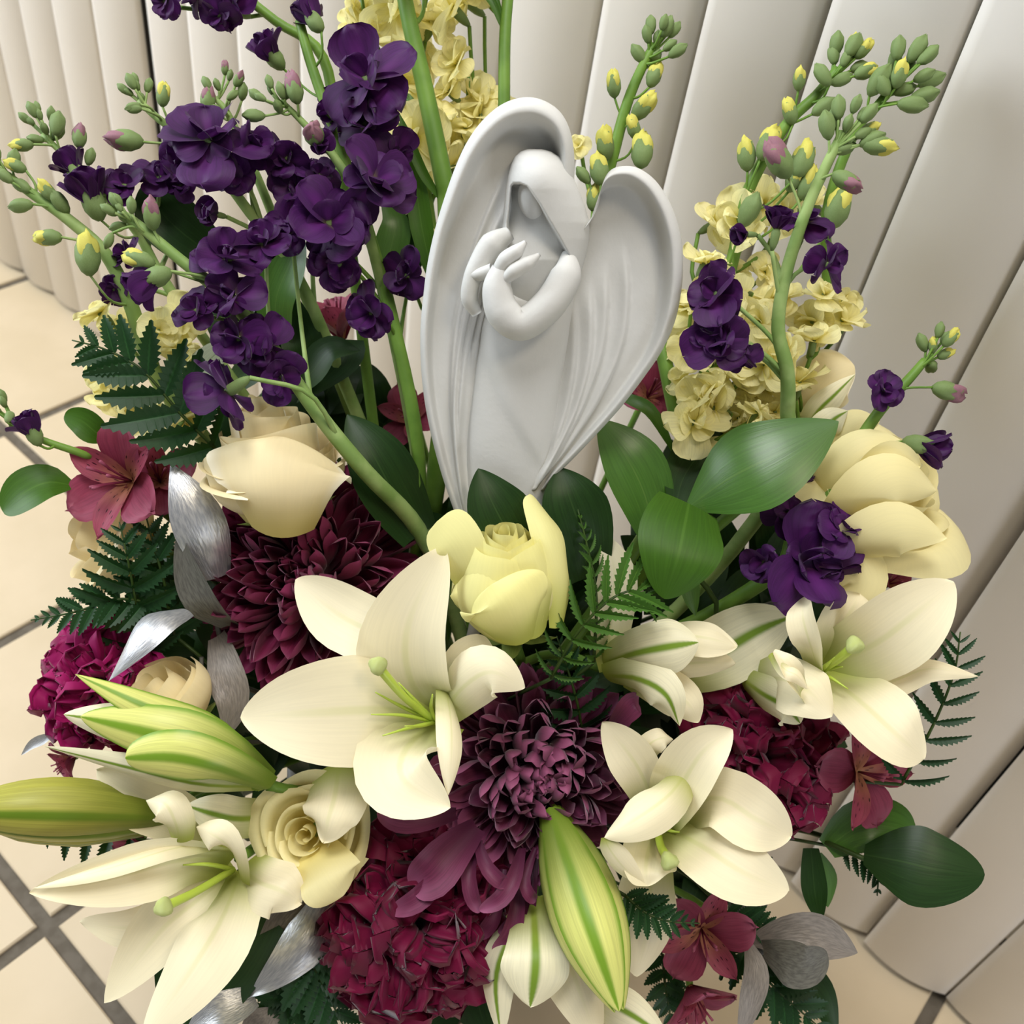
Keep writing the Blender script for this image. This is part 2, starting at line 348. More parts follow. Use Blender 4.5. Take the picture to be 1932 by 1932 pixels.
# ------------------------------------------------------------------ the angel
def adep(py): return np.interp(py, [150, 1000], [.468, .568])
def A(px, py, h=0.0):
    d = adep(py); d = d - h * d / F
    return W(px, py, d)
angel = thing('angel_figurine', 'white matte angel figurine with folded wings, hooded and praying, among the flowers', 'figurine', A(950, 940, 0))
AO = np.array(angel.location)
def amesh(name, pts, nu, nv, wrap=False, extra=(), label=None, sub=None):
    V = [A(*p) - AO for p in pts]
    o = put(name, mesh(name, V, quads(nu, nv, wrap) + list(extra), M_ANGEL), angel)
    if sub:
        md = o.modifiers.new('smooth', 'SUBSURF'); md.levels = md.render_levels = sub
    return o
def wing(name, outer, inner, rimw, feath, flip):
    ns, nt_ = 110, 64
    O = spline([(a, b, 0) for a, b in outer], ns)[:, :2]; I = spline([(a, b, 0) for a, b in inner], ns)[:, :2]
    sm = lambda e0, e1, v: (lambda q: q * q * (3 - 2 * q))(min(1, max(0, (v - e0) / (e1 - e0))))
    pts = []
    for i in range(ns):
        s = i / (ns - 1); L = np.linalg.norm(I[i] - O[i]) + 1e-6
        rw = np.interp(s, [0, .25, .55, .8, 1], rimw) / L
        rw = min(rw, .8)
        for j in range(nt_):
            t = (j / (nt_ - 1)) ** 1.15
            p = O[i] * (1 - t) + I[i] * t
            hr = np.interp(s, [0, .3, .6, 1], [46, 46, 34, 16])
            q = t / rw
            h = hr * math.sqrt(max(0, 1 - (2 * min(q, .5) - 1) ** 2)) if q < .5 else hr * (1 - sm(.5, 1.15, q))
            inside = sm(.9, 1.3, q)
            base = np.interp(s, [0, .5, 1], [-26, -6, 0])
            h += base * inside + 10 * inside * sm(.5, 1, t)
            # long feathers laid over one another, parallel to the outer edge and fanning out to their tips
            for (t0, t1, s0, s1, amp, dec) in feath:
                if s < s0: continue
                tt = t0 + (t1 - t0) * (s - s0) / (s1 - s0)
                x = (t - tt)
                g = sm(s0, s0 + .12, s)
                if s > s1: g *= 1 - sm(s1, s1 + .07, s)
                if x > 0: h += amp * g * (1 - math.exp(-x * L / 3)) * math.exp(-(x * L / dec) ** 2) * inside
            pts.append((p[0], p[1], h))
    back = []
    for i in range(ns):
        for j in range(nt_):
            p = pts[i * nt_ + j]; t = j / (nt_ - 1)
            back.append((p[0], p[1], min(p[2] - 14, -34 + 26 * (1 - min(1, t * 6)))))
    n = ns * nt_
    V = [A(*p) - AO for p in pts + back]
    Fc = quads(ns, nt_); Fc = Fc + [tuple(n + k for k in f[::-1]) for f in Fc]
    for i in range(ns - 1):
        a, b = i * nt_, (i + 1) * nt_; Fc.append((a, b, n + b, n + a)); a += nt_ - 1; b += nt_ - 1; Fc.append((b, a, n + a, n + b))
    for j in range(nt_ - 1):
        Fc.append((j + 1, j, n + j, n + j + 1)); a = (ns - 1) * nt_ + j; Fc.append((a, a + 1, n + a + 1, n + a))
    if flip: Fc = [f[::-1] for f in Fc]
    return put(name, mesh(name, V, Fc, M_ANGEL), angel)
wing('wing', [(1083, 352), (1084, 300), (1076, 248), (1056, 210), (1022, 188), (985, 184), (945, 198), (908, 230), (880, 270), (858, 318), (838, 375), (820, 435), (806, 500), (799, 555), (794, 605), (793, 655), (796, 715), (804, 775), (818, 840), (838, 910), (866, 990)],
     [(1040, 372), (1034, 350), (1026, 345), (1018, 345), (1010, 350), (1003, 360), (996, 372), (990, 384), (984, 400), (976, 425), (966, 455), (955, 490), (944, 530), (935, 570), (928, 610), (922, 655), (916, 710), (910, 770), (905, 830), (900, 900), (895, 990)],
     [50, 54, 26, 20, 16],
     [(.60, .25, .36, 1.3, 16, 12), (.76, .40, .40, .95, 18, 13), (.90, .57, .42, .84, 18, 13), (.98, .76, .45, .74, 16, 13), (1.0, .95, .5, .84, 14, 14)], False)
wing('wing', [(1108, 420), (1120, 405), (1129, 388), (1134, 362), (1141, 336), (1155, 319), (1178, 313), (1206, 318), (1238, 342), (1266, 386), (1283, 438), (1289, 490), (1286, 545), (1274, 605), (1250, 660), (1215, 712), (1172, 768), (1125, 820), (1085, 862), (1052, 895), (1028, 925)],
     [(1085, 470), (1090, 462), (1096, 455), (1100, 452), (1102, 452), (1102, 456), (1100, 462), (1097, 472), (1092, 490), (1084, 520), (1076, 552), (1068, 585), (1060, 620), (1052, 660), (1044, 700), (1036, 740), (1028, 785), (1020, 825), (1014, 860), (1008, 895), (1000, 925)],
     [26, 34, 38, 26, 14],
     [(.50, .14, .44, 1.3, 15, 20), (.68, .30, .46, 1.2, 16, 20), (.82, .48, .48, .93, 16, 20), (.95, .68, .50, .83, 16, 20)], True)

def loft(name, rows, ncol=40, back=.35, sub=None, fn=None):
    """rows (y, x left, x right, bulge): closed elliptical sections stacked down the figure"""
    R = np.array(rows, float); n = 5 * (len(rows) - 1) + 1
    R = np.column_stack([np.interp(np.linspace(0, len(rows) - 1, n), np.arange(len(rows)), R[:, k]) for k in range(4)])
    k = np.ones(5) / 5
    for c in range(1, 4):
        pad = np.pad(R[:, c], 2, mode='edge'); R[:, c] = np.convolve(pad, k, 'valid')
    pts = []
    for y, xl, xr, b in R:
        for j in range(ncol):
            a = 2 * math.pi * j / ncol
            x = (xl + xr) / 2 - (xr - xl) / 2 * math.cos(a); h = b * math.sin(a) * (1 if math.sin(a) > 0 else back)
            if fn: h += fn(x, y) * max(0, math.sin(a))
            pts.append((x, y, h))
    ex = [tuple(range(ncol)), tuple((n - 1) * ncol + j for j in range(ncol))[::-1]]
    return amesh(name, pts, n, ncol, True, ex, sub=sub)
def drape(x, y):
    xc = 905 + (y - 640) * .36 + max(0, y - 760) * .25           # the edge of the over-skirt
    return -7 / (1 + math.exp((x - xc) / 3)) if y > 600 else 0
loft('robe', [(505, 945, 1070, 6), (540, 928, 1082, 20), (570, 916, 1084, 42), (620, 905, 1078, 50), (680, 899, 1066, 52), (740, 892, 1056, 52), (800, 884, 1048, 50), (860, 880, 1040, 46), (910, 882, 1030, 42), (960, 884, 1022, 38)], ncol=64, fn=drape)

# hood: one shell whose opening is pressed in around the face and chest
def hood():
    rows = [(281, 996, 1022), (286, 982, 1040), (296, 971, 1056), (312, 964, 1070), (335, 958, 1082), (360, 954, 1093), (390, 951, 1104), (420, 948, 1112), (450, 943, 1112), (480, 938, 1106), (510, 938, 1098), (545, 945, 1082), (580, 950, 1070)]
    ny, nx = 120, 90
    yy = np.linspace(281, 580, ny); xl = np.interp(yy, [r[0] for r in rows], [r[1] for r in rows]); xr = np.interp(yy, [r[0] for r in rows], [r[2] for r in rows])
    lx = lambda y: np.interp(y, [346, 352, 400, 440, 470], [966, 963, 958, 954, 952])
    rx = lambda y: np.interp(y, [346, 352, 385, 410, 450, 490, 520], [986, 997, 1020, 1034, 1058, 1080, 1092])
    pts = []
    for i in range(ny):
        y = yy[i]; u = (y - 281) / (535 - 281); Bm = 78 * math.sqrt(max(0, 1 - max(0, 1 - u / .3) ** 2)) * (1 - .30 * max(0, u - .3))
        for j in range(nx):
            f = j / (nx - 1); x = xl[i] * (1 - f) + xr[i] * f
            h = Bm * math.sqrt(max(0, 1 - (2 * f - 1) ** 2)) ** .9 + 8
            if y > 344:
                k = min(1, max(0, (y - 344) / 7)) * min(1, max(0, (x - lx(y)) / 5)) * min(1, max(0, (rx(y) - x) / 6))
                k = k * k * (3 - 2 * k); h -= k * np.interp(y, [346, 400, 490, 580], [62, 52, 22, 26])
            pts.append((x, y, h))
    n = ny * nx; back = [(p[0], p[1], -18) for p in pts]
    V = [A(*p) - AO for p in pts + back]
    q = quads(ny, nx); Fc = q + [tuple(n + k for k in f[::-1]) for f in q]
    ring = [j for j in range(nx)] + [i * nx + nx - 1 for i in range(1, ny)] + [(ny - 1) * nx + j for j in range(nx - 2, -1, -1)] + [i * nx for i in range(ny - 2, 0, -1)]
    for a, b in zip(ring, ring[1:] + ring[:1]): Fc.append((b, a, n + a, n + b))
    return put('hood', mesh('hood', V, Fc, M_ANGEL), angel)
hood()
def blob(name, c, r, nu=18, nv=24, tilt=0.0):
    pts = []
    for i in range(nu):
        a = math.pi * (i / (nu - 1)) * .996 + .006
        for j in range(nv):
            b = 2 * math.pi * j / nv; x, y, h = r[0] * math.sin(a) * math.cos(b), -r[1] * math.cos(a), r[2] * math.sin(a) * math.sin(b)
            pts.append((c[0] + x * math.cos(tilt) - y * math.sin(tilt), c[1] + x * math.sin(tilt) + y * math.cos(tilt), c[2] + h))
    return amesh(name, pts, nu, nv, True)
blob('face', (1003, 374, 26), (26, 40, 30), tilt=-.12)
def atube(name, P, R, nv=20, n=26, flat=1.0):
    """a limb in the figure's own axes: points (x, y, height), radii"""
    C = spline(P, n); r = np.interp(np.linspace(0, 1, n), np.linspace(0, 1, len(R)), R); T = np.gradient(C, axis=0); pts = []
    # round ends
    for i in range(n):
        t = unit(T[i]); x = unit(np.cross(t, [0, 0, 1.0])); y = np.cross(x, t)
        for j in range(nv):
            a = 2 * math.pi * j / nv; pts.append(tuple(C[i] + (x * math.cos(a) + y * flat * math.sin(a)) * r[i]))
    ex = [tuple(range(nv)), tuple((n - 1) * nv + j for j in range(nv))[::-1]]
    return amesh(name, pts, n, nv, True, ex)
atube('sleeve', [(1072, 478, 40), (1068, 520, 62), (1035, 575, 82), (985, 612, 92), (950, 590, 92), (938, 545, 88), (948, 505, 84)], [12, 30, 32, 31, 33, 28, 20], n=44)
atube('sleeve', [(962, 440, 40), (930, 462, 46), (905, 500, 50), (890, 530, 54), (886, 565, 52), (900, 592, 46)], [14, 26, 22, 17, 16, 10], n=36)
atube('forearm', [(884, 520, 58), (905, 518, 66), (930, 508, 78)], [9, 13, 12])
atube('hand', [(942, 512, 88), (956, 490, 96), (975, 474, 100), (992, 456, 98)], [15, 17, 14, 4])
atube('hand', [(952, 528, 98), (970, 512, 104), (995, 497, 104), (1018, 480, 98)], [10, 15, 14, 4])
o = root(); put('stake', tube_mesh('stake', [A(955, 900, 8) - AO, A(945, 960, -10) - AO, o - AO], [.004, .004, .004], M_ANGEL), angel)

# ------------------------------------------------------------------ flower builders
def unit_petal(name, mat, nu, nv, prof, half, cup=.3, bend=0.0, ruf=0.0, fq=3, notch=0.0, seed=0, curl=0.0, serr=0.0, hood=0.0, frill=0.0):
    """a petal 1 long along +Y, facing +Z, for flowers that repeat it"""
    rg = random.Random(seed); ph, ph2 = rg.random() * 6, rg.random() * 6; V, uv = [], []
    y = z = 0.0; ang = 0.0
    ys = 1 - (1 - np.linspace(0, 1, nu)) ** 1.6; wd_ = profile(ys, *prof); Y, Z, AN = [], [], []
    for i in range(nu):
        if i:
            d = ys[i] - ys[i - 1]; ang = bend * ys[i] ** 1.3 + hood * max(0, ys[i] - .6) / .4; y += math.cos(ang) * d; z += math.sin(ang) * d
        Y.append(y); Z.append(z); AN.append(ang)
    for i in range(nu):
        t = ys[i]
        for j in range(nv):
            v = 2 * j / (nv - 1) - 1; hw = half * max(wd_[i], .03)
            e = cup * hw * v * v + curl * hw * abs(v) ** 5
            e += ruf * half * t * (math.sin(fq * v * 3.1 + ph) * t + .7 * v * v * math.sin(5.5 * t + ph2))
            e += frill * half * t ** 2.5 * (math.sin(fq * v * 3.1 + ph) + .45 * math.sin(fq * 2.3 * v * 3.1 + ph2))
            ext = 0.0
            if i == nu - 1: ext = (serr if j % 2 else -serr * .6) - notch * math.exp(-(v * 4) ** 2)
            V.append((hw * v, Y[i] + math.cos(AN[i]) * ext - math.sin(AN[i]) * e, Z[i] + math.cos(AN[i]) * e + math.sin(AN[i]) * ext)); uv.append((j / (nv - 1), t))
    return mesh(name, V, quads(nu, nv), mat, uv)
def ball_mesh(name, mat, r=1.0, nu=9, nv=12, pr=None, ribs=0, rd=0.0):
    V, uv = [], []
    for i in range(nu):
        t = i / (nu - 1); rr = (math.sin(math.pi * (.03 + .94 * t)) if pr is None else np.interp(t, [q[0] for q in pr], [q[1] for q in pr]))
        for j in range(nv):
            a = 2 * math.pi * j / nv; k = rr * (1 + rd * math.cos(ribs * a))
            V.append((r * k * math.cos(a), r * k * math.sin(a), t if pr else -r * math.cos(math.pi * t))); uv.append((j / nv, t))
    return mesh(name, V, quads(nu, nv, True) + [tuple(range(nv))[::-1], tuple((nu - 1) * nv + j for j in range(nv))], mat, uv)

# ---- chrysanthemum heads: some 170 spoon petals round one point
def mum(name, label, px, py, dep, rp, axis, mat, n=170, seed=1, inc=1.0, last=108, wk=1.0, cup=.24):
    R = rp * dep / F; ax = D(*axis); c = W(px, py, dep); t = thing(name, label, 'flower', c, 'burgundy chrysanthemums')
    fr = frame(ax); rg = random.Random(seed)
    kinds = [unit_petal('petal', mat, 9, 5, (.6, .76, .34), .5, cup=cup, bend=b, seed=k, hood=h) for k, (b, h) in enumerate(((.75 * inc, .35), (.75 * inc, .6), (.5 * inc, .7), (.15, .4)))]
    put('head_core', ball_mesh('head_core', M_CORE, R * .30), t, Matrix.Translation(Vector(-ax * R * .12)))
    for i in range(n):
        f = (i + 2) / (n + 2); th_ = math.acos(1 - f * (1 - math.cos(math.radians(last)))); ph = i * 2.39996 + rg.uniform(-.2, .2)
        th_ += rg.uniform(-.12, .12); d = Vector((math.sin(th_) * math.cos(ph), math.sin(th_) * math.sin(ph), math.cos(th_)))
        ya = fr.to_3x3() @ d; ya = np.array(ya); za = unit(ax - ya * (ax @ ya) + 1e-4); a = rg.uniform(-.55, .55)
        xa = np.cross(ya, za); xa, za = xa * math.cos(a) + za * math.sin(a), za * math.cos(a) - xa * math.sin(a)
        L = R * (.66 + .34 * min(1, th_ / 1.5)) * min(1, .66 + .34 * th_ / .6) * rg.uniform(.86, 1.1); w = R * np.interp(th_, [0, .4, 1.0, 1.6], [.10, .16, .25, .27]) * wk * rg.uniform(.9, 1.1)
        k = 0 if th_ < .55 else 1 if th_ < .95 else 2 if th_ < 1.35 else 3
        put('petal', kinds[k], t, xyz(xa, ya, za, ya * R * .14 - ax * R * .12, w, L * .92, L * .92))
    stem_part(t, c - ax * R * .3, ax, .0035)
    return t
# ---- carnations: ruffled fans with toothed edges
def carnation(name, label, px, py, dep, rp, axis, mat, n=62, seed=1):
    R = rp * dep / F; ax = D(*axis); c = W(px, py, dep); t = thing(name, label, 'flower', c, 'magenta carnations')
    fr = frame(ax).to_3x3(); rg = random.Random(seed)
    kinds = [unit_petal('petal', mat, 8, 25, (.2, .92, .5), .36, cup=.1, bend=.1, ruf=.0, fq=1.6 + k * .4, seed=k + 5, serr=.02, frill=.34, hood=-1.0 - .2 * k) for k in range(4)]
    for i in range(n):
        f = (i + .5) / n; th_ = math.acos(1 - f * (1 - math.cos(math.radians(112)))); ph = i * 2.39996 + rg.uniform(-.3, .3)
        ya = np.array(fr @ Vector((math.sin(th_) * math.cos(ph), math.sin(th_) * math.sin(ph), math.cos(th_))))
        za = unit(ax - ya * (ax @ ya) + 1e-4); a = rg.uniform(-3, 3); xa = np.cross(ya, za)
        xa, za = xa * math.cos(a) + za * math.sin(a), za * math.cos(a) - xa * math.sin(a)
        L = R * rg.uniform(.86, 1.16) * (.86 + .14 * math.sin(th_))
        put('petal', kinds[rg.randrange(4)], t, xyz(xa, ya, za, ya * R * .05 - ax * R * .15, L * .82, L, L))
    put('calyx', ball_mesh('calyx', M_STEM, 1, pr=[(0, .05), (.15, .2), (.9, .24), (1, .2)]), t, frame(-ax, 0, -ax * R * .1, R * .8))
    stem_part(t, c - ax * R * .8, ax, .0025)
    return t
# ---- roses: wrapped petals, each its own blade round the axis
def rose(name, label, px, py, dep, rp, axis, mat, layers, seed=1, spin=0.0, close=.2, edge_=.14, group='white roses'):
    """layers: (n petals, radius, height, half angle, flare, lift)"""
    R = rp * dep / F; ax = D(*axis); c = W(px, py, dep); t = thing(name, label, 'flower', c, group)
    fr = frame(ax, spin); rg = random.Random(seed); a0 = 0.0
    for (n, rk, hk, ha, fl, lift) in layers:
        for q in range(n):
            a = a0 + 2 * math.pi * q / n + rg.uniform(-.15, .15); V, uv = [], []; nu, nv = 14, 17; tw = rg.uniform(-.05, .05)
            hh = hk * rg.uniform(.95, 1.05); rr = rk * rg.uniform(.95, 1.05); ph = rg.random() * 6
            for i in range(nu):
                tt = i / (nu - 1)
                b = .30 + .70 * math.sin(min(1, tt / .62) * math.pi / 2) ** .8; b -= close * max(0, (tt - .62) / .38) ** 1.6 * (1 - min(1, fl * 2))
                for j in range(nv):
                    v = 2 * j / (nv - 1) - 1; wv = 1 - (1 - tt) ** 3 * .45
                    edge = 1 - edge_ * abs(v) ** 3
                    e = max(0, (tt - .6) / .4)
                    r = rr * b + fl * rr * e ** 1.8 * (1 + .25 * math.sin(3 * v + ph)) + .035 * v + .02 * (1 - v * v)
                    z = (tt * hh * edge + lift - fl * rr * .75 * e ** 3.2) + .02 * math.sin(5 * v + ph) * tt
                    th_ = a + v * ha * wv + tw * tt
                    V.append((r * math.cos(th_), r * math.sin(th_), z - .45)); uv.append((j / (nv - 1), tt))
            put('petal', mesh('petal', V, quads(nu, nv), mat, uv), t, frame(ax, spin, (0, 0, 0), R))
        a0 += 2.4
    for q in range(5):
        a = q * 1.2566; d = np.array(fr.to_3x3() @ Vector((math.cos(a), math.sin(a), -.15))); x_ = np.cross(d, ax)
        put('sepal', SEPAL_ME, t, xyz(unit(np.cross(d, -ax)), unit(d), unit(np.cross(unit(np.cross(d, -ax)), unit(d))), -ax * R * .42, R * .5, R * .75, R * .6))
    stem_part(t, c - ax * R * .42, ax, .0032)
    return t
SEPAL_ME = unit_petal('sepal', M_SEPAL, 7, 5, (.6, .3, 1.0), .3, cup=.3, bend=-.5)
# ---- stock: florets and buds up one stem
def fl_petals(mat, s):
    return [unit_petal('petal', mat, 8, 7, (.18, .66, .40), .45, cup=(.1, .25, -.15, .2)[k], bend=(-.35, .3, .1, -.7)[k], ruf=(.14, .2, .24, .16)[k], fq=(1.0, 1.4, 1.7, 1.2)[k], notch=(.05, .0, .06, .03)[k], seed=s + k) for k in range(4)]
FP = fl_petals(M_PURP, 3); FC = fl_petals(M_CREAM, 30)
CALYX_ME = ball_mesh('floret', M_BUDC, 1, 6, 8, pr=[(0, .08), (.3, .2), (.8, .22), (1, .14)])
def floret(parent, px, py, dep, rp, axis, purple, seed, open_=1.0, jit=1.0):
    R = rp * dep / F; rg = random.Random(seed); ax = D(axis[0] + rg.uniform(-.45, .45) * jit, axis[1] + rg.uniform(-.6, .3) * jit, axis[2]); c = W(px, py, dep) - np.array(parent.location)
    f = put('floret', CALYX_ME, parent, frame(ax, rg.random() * 6, c - ax * R * .62, R * .68))
    K = FP if purple else FC; k0 = rg.random() * 6
    rings = [(4, .08, 1.0, .0), (4, .5, .82, .7), (3, 1.0, .62, .3)] if open_ > .6 else [(4, 1.0, .95, .0), (4, 1.25, .85, .7)]
    inv = 1 / (R * .68)
    for n, el, ln, o in rings:
        for q in range(n):
            a = k0 + o + 2 * math.pi * q / n + rg.uniform(-.45, .45); e = el + rg.uniform(-.45, .45); ln *= rg.uniform(.78, 1.15)
            M = Matrix.Translation((0, 0, .62 / .68)) @ Matrix.Rotation(a, 4, 'Z') @ Matrix.Rotation(e, 4, 'X') @ Matrix.Rotation(rg.uniform(-.6, .6), 4, 'Y') @ Matrix.Diagonal((ln * 1.18 / .68, ln / .68, ln / .68, 1))
            put('petal', K[rg.randrange(4)], f, M)
    return c - ax * R * .62
def bud_mesh(name, mat, open_):
    V, uv = [], []; nu, nv = 9, 16
    pr = [(0, .07), (.1, .17), (.4, .28), (.72, .27), (.9, .2 if open_ else .12), (1, .2 if open_ else .035)]
    for i in range(nu):
        t = i / (nu - 1)
        for j in range(nv):
            a = 2 * math.pi * j / nv; q = abs(math.cos(2 * a)); r = np.interp(t, [p[0] for p in pr], [p[1] for p in pr]) * (1 - .13 * (1 - q) ** 2 * t ** .5 * 1.4)
            z = t * (.78 + .22 * q) if open_ else t * (.93 + .07 * q)
            V.append((r * math.cos(a), r * math.sin(a), z * (.85 if open_ else 1))); uv.append((j / nv, t))
    return mesh(name, V, quads(nu, nv, True) + [tuple(range(nv))[::-1], tuple((nu - 1) * nv + j for j in range(nv))], mat, uv)
BUD_ME = bud_mesh('bud', M_BUDC, False); BUDO_ME = bud_mesh('bud', M_BUDC, True)
def tipm(mat, sd):
    V, uv = [], []; nu, nv = 8, 20; q = random.Random(sd); ph = [q.random() * 6 for _ in range(4)]
    for i in range(nu):
        t = i / (nu - 1); r0 = np.interp(t, [0, .35, .65, .85, 1], [.12, .25, .25, .2, .05])
        for j in range(nv):
            a = 2 * math.pi * j / nv; r = r0 * (1 + .13 * math.sin(3 * a + ph[0] + 2 * t) + .10 * t * math.sin(7 * a + ph[1]))
            V.append((r * math.cos(a), r * math.sin(a), .22 + t * .74 * (1 + .10 * math.sin(2 * a + ph[2]) + .06 * math.sin(5 * a + ph[3])))); uv.append((j / nv, t))
    return mesh('bud_tip', V, quads(nu, nv, True) + [tuple((nu - 1) * nv + j for j in range(nv))], mat, uv)
TIP = {'y': tipm(M_BUDY, 1), 'p': tipm(M_BUDP, 2)}
def bud(parent, px, py, dep, lp, dirxy, kind, rg):
    """dirxy: which way it points (right, down, away)"""
    L = lp * dep / F; ax = D(dirxy[0], dirxy[1], dirxy[2] if len(dirxy) > 2 else rg.uniform(-.5, .2)); c = W(px, py, dep) - np.array(parent.location)
    if kind == 'd':                                   # a flower just opening out of its green calyx
        f = put('bud', BUDO_ME, parent, frame(ax, rg.random() * 6, c - ax * L * .5, L * .72))
        for q in range(8):
            M = Matrix.Translation((0, 0, .25)) @ Matrix.Rotation(q * 1.571 + (.8 if q > 3 else 0) + rg.uniform(-.2, .2), 4, 'Z') @ Matrix.Rotation((1.12 if q < 4 else 1.35) + rg.uniform(-.12, .12), 4, 'X') @ Matrix.Diagonal((.85, 1.05, 1.05, 1))
            put('petal', FP[(0, 3, 0, 1)[q % 4]], f, M)
        return c - ax * L * .48
    b = put('bud', BUDO_ME if kind else BUD_ME, parent, frame(ax, rg.random() * 6, c - ax * L * .5, L))
    if kind: put('bud_tip', TIP[kind], b)
    return c - ax * L * .48
def stock(name, label, path, r0, r1, florets=(), buds=(), leaves=(), purple=True, seed=1, smat=None, group='stock stems', tofoam=True):
    smat = smat or M_STEM
    P = [W(*p) for p in path]; t = thing(name, label, 'flower', P[0], group); o = P[0]; rg = random.Random(seed)
    dep = path[0][2]; R = [r0 * path[0][2] / F, r1 * path[-1][2] / F]
    Q = [p - o for p in P]
    if tofoam:
        e = root(); Q = [e - o, P[0] * .7 + e * .3 + unit(P[0] - P[1]) * .02 - o] + Q
    nQ = len(Q); put('stem', tube_mesh('stem', Q, [np.interp(k, [0, nQ - len(P), nQ - 1], [r0 * dep / F, r0 * dep / F, r1 * path[-1][2] / F]) for k in range(nQ)], smat, nv=9), t)
    C = spline([p - o for p in P], 60)
    def pedicel(b, ax, rr):
        dd = np.linalg.norm(C - b, axis=1); k = int(np.argmin(dd)); k = max(0, k - 3 - int(dd[k] / .004)); a = C[k]
        if dd.min() > .09: return
        m = (a * .45 + b * .55) + ax * (-.2) * np.linalg.norm(a - b)
        put('pedicel', tube_mesh('pedicel', [a, m, b], [rr * 1.3, rr, rr], smat, nv=6, nu=8), t)
    for i, fl in enumerate(florets):
        px, py, dp, rp, ax = fl[:5]
        b = floret(t, px, py, dp, rp, ax, purple, seed * 100 + i, fl[5] if len(fl) > 5 else 1.0, fl[6] if len(fl) > 6 else 1.0); pedicel(b, D(*ax), .0012)
    for i, bd in enumerate(buds):
        px, py, dp, lp, dr = bd[:5]; b = bud(t, px, py, dp, lp, dr, bd[5] if len(bd) > 5 else None, rg); pedicel(b, D(dr[0], dr[1], -.1), .0007)
    for i, lf in enumerate(leaves): sheet(t, 'leaf', lf[3] if len(lf) > 3 else M_LEAFL, lf[0], lf[1], n0=lf[2], cup=.25, prof=(.3, .45, .8))
    return t
def cluster(tip, dirv, n, spread, dep, size, rg, kinds=(None,)):
    """a tight head of buds round a stem tip"""
    out = []
    for i in range(n):
        a = i * 2.4; f = (i + .5) / n; s = spread * math.sqrt(f)
        ex, ey = math.cos(a) * s, math.sin(a) * s
        px, py = tip[0] + ex + dirv[0] * spread * .9 * (1 - f), tip[1] + ey + dirv[1] * spread * .9 * (1 - f)
        out.append((px, py, dep + rg.uniform(-.006, .006), size * (.7 + .5 * f), (dirv[0] + ex / spread * .9, dirv[1] + ey / spread * .9), kinds[i % len(kinds)]))
    return out
# ---- fern frond: rachis with leaflets
def pinna_mesh(mat, name='leaflet', teeth=9):
    V, uv, Fc = [], [], []; n = teeth * 2 + 1
    for i in range(n):
        t = i / (n - 1); w = .5 * float(profile([t], .45, .34, .85)[0]) * (1.0 if i % 2 else .66); w = max(w, .015)
        dz = .10 * math.sin(t * 2.2)
        V += [(-w, t + (.03 if i % 2 else 0), dz + w * .25), (0, t, dz), (w, t + (.03 if i % 2 else 0), dz + w * .25)]; uv += [(0, t), (.5, t), (1, t)]
    return mesh(name, V, quads(n, 3), mat, uv, smooth=False)
PIN = {'d': pinna_mesh(M_FERN), 'l': pinna_mesh(M_FERNL)}
def fern(name, label, path, wmax, n, nrm=(0, 0, -1), kind='d', prof=(.55, .25, 1.0), ratio=.26, sides=(1, -1), ang=62, seed=1, tofoam=True, mat=None):
    P = [W(*p) for p in path]; o = P[0]; t = thing(name, label, 'fern', o, 'leatherleaf fern fronds'); C = spline([p - o for p in P], 80); rg = random.Random(seed)
    put('rachis', tube_mesh('rachis', [p - o for p in P], [.0011, .0008, .0004], M_STEMD, nv=5), t)
    if tofoam: put('stalk', tube_mesh('stalk', [root() - o, (root() * .5 + o * .5) - o, P[0] - o], [.0011, .0011, .0011], M_STEMD, nv=5), t)
    T = np.gradient(C, axis=0); N = D(*nrm)
    for i in range(n):
        f = (i + .3) / n; k = int(f * 79); tt = unit(T[k]); s = unit(np.cross(tt, N)); dp = np.interp(f, np.linspace(0, 1, len(path)), [p[2] for p in path])
        L = wmax * dp / F * float(profile([.06 + f * .92], *prof)[0])
        for sd in sides:
            a = math.radians(ang - 22 * f + rg.uniform(-6, 6)); y = unit(tt * math.cos(a) + s * sd * math.sin(a)); up = unit(np.cross(s, tt) * 1.0 + s * sd * rg.uniform(-.1, .35))
            x = unit(np.cross(y, up)); z = np.cross(x, y)
            Lk = L * rg.uniform(.9, 1.1); w = max(Lk * ratio * 1.45, .0022)
            put('leaflet', PIN[kind], t, xyz(x, y, z, C[k], w, Lk, Lk))
    return t
# ---- single leaves and sprigs
def sprig(name, label, cat, stem, leaves, mat, r=.0014, group=None, smat=None, tofoam=True):
    """stem: photo path; leaves: (path, half width, facing at base[, options])"""
    P = [W(*p) for p in stem]; t = thing(name, label, cat, P[-1], group); o = P[-1]; Q = [p - o for p in P]
    if tofoam: Q = [root() - o] + Q
    put('stem', tube_mesh('stem', Q, [r] * len(Q), smat or M_STEMD, nv=6), t)
    for i, lf in enumerate(leaves):
        kw = dict(prof=(.22, .42, .85), cup=.18, nu=18, nv=9); kw.update(lf[3] if len(lf) > 3 else {}); mt = kw.pop('mat', mat)
        sheet(t, 'leaf', mt, lf[0], lf[1], n0=lf[2], seed=i, **kw)
    return t

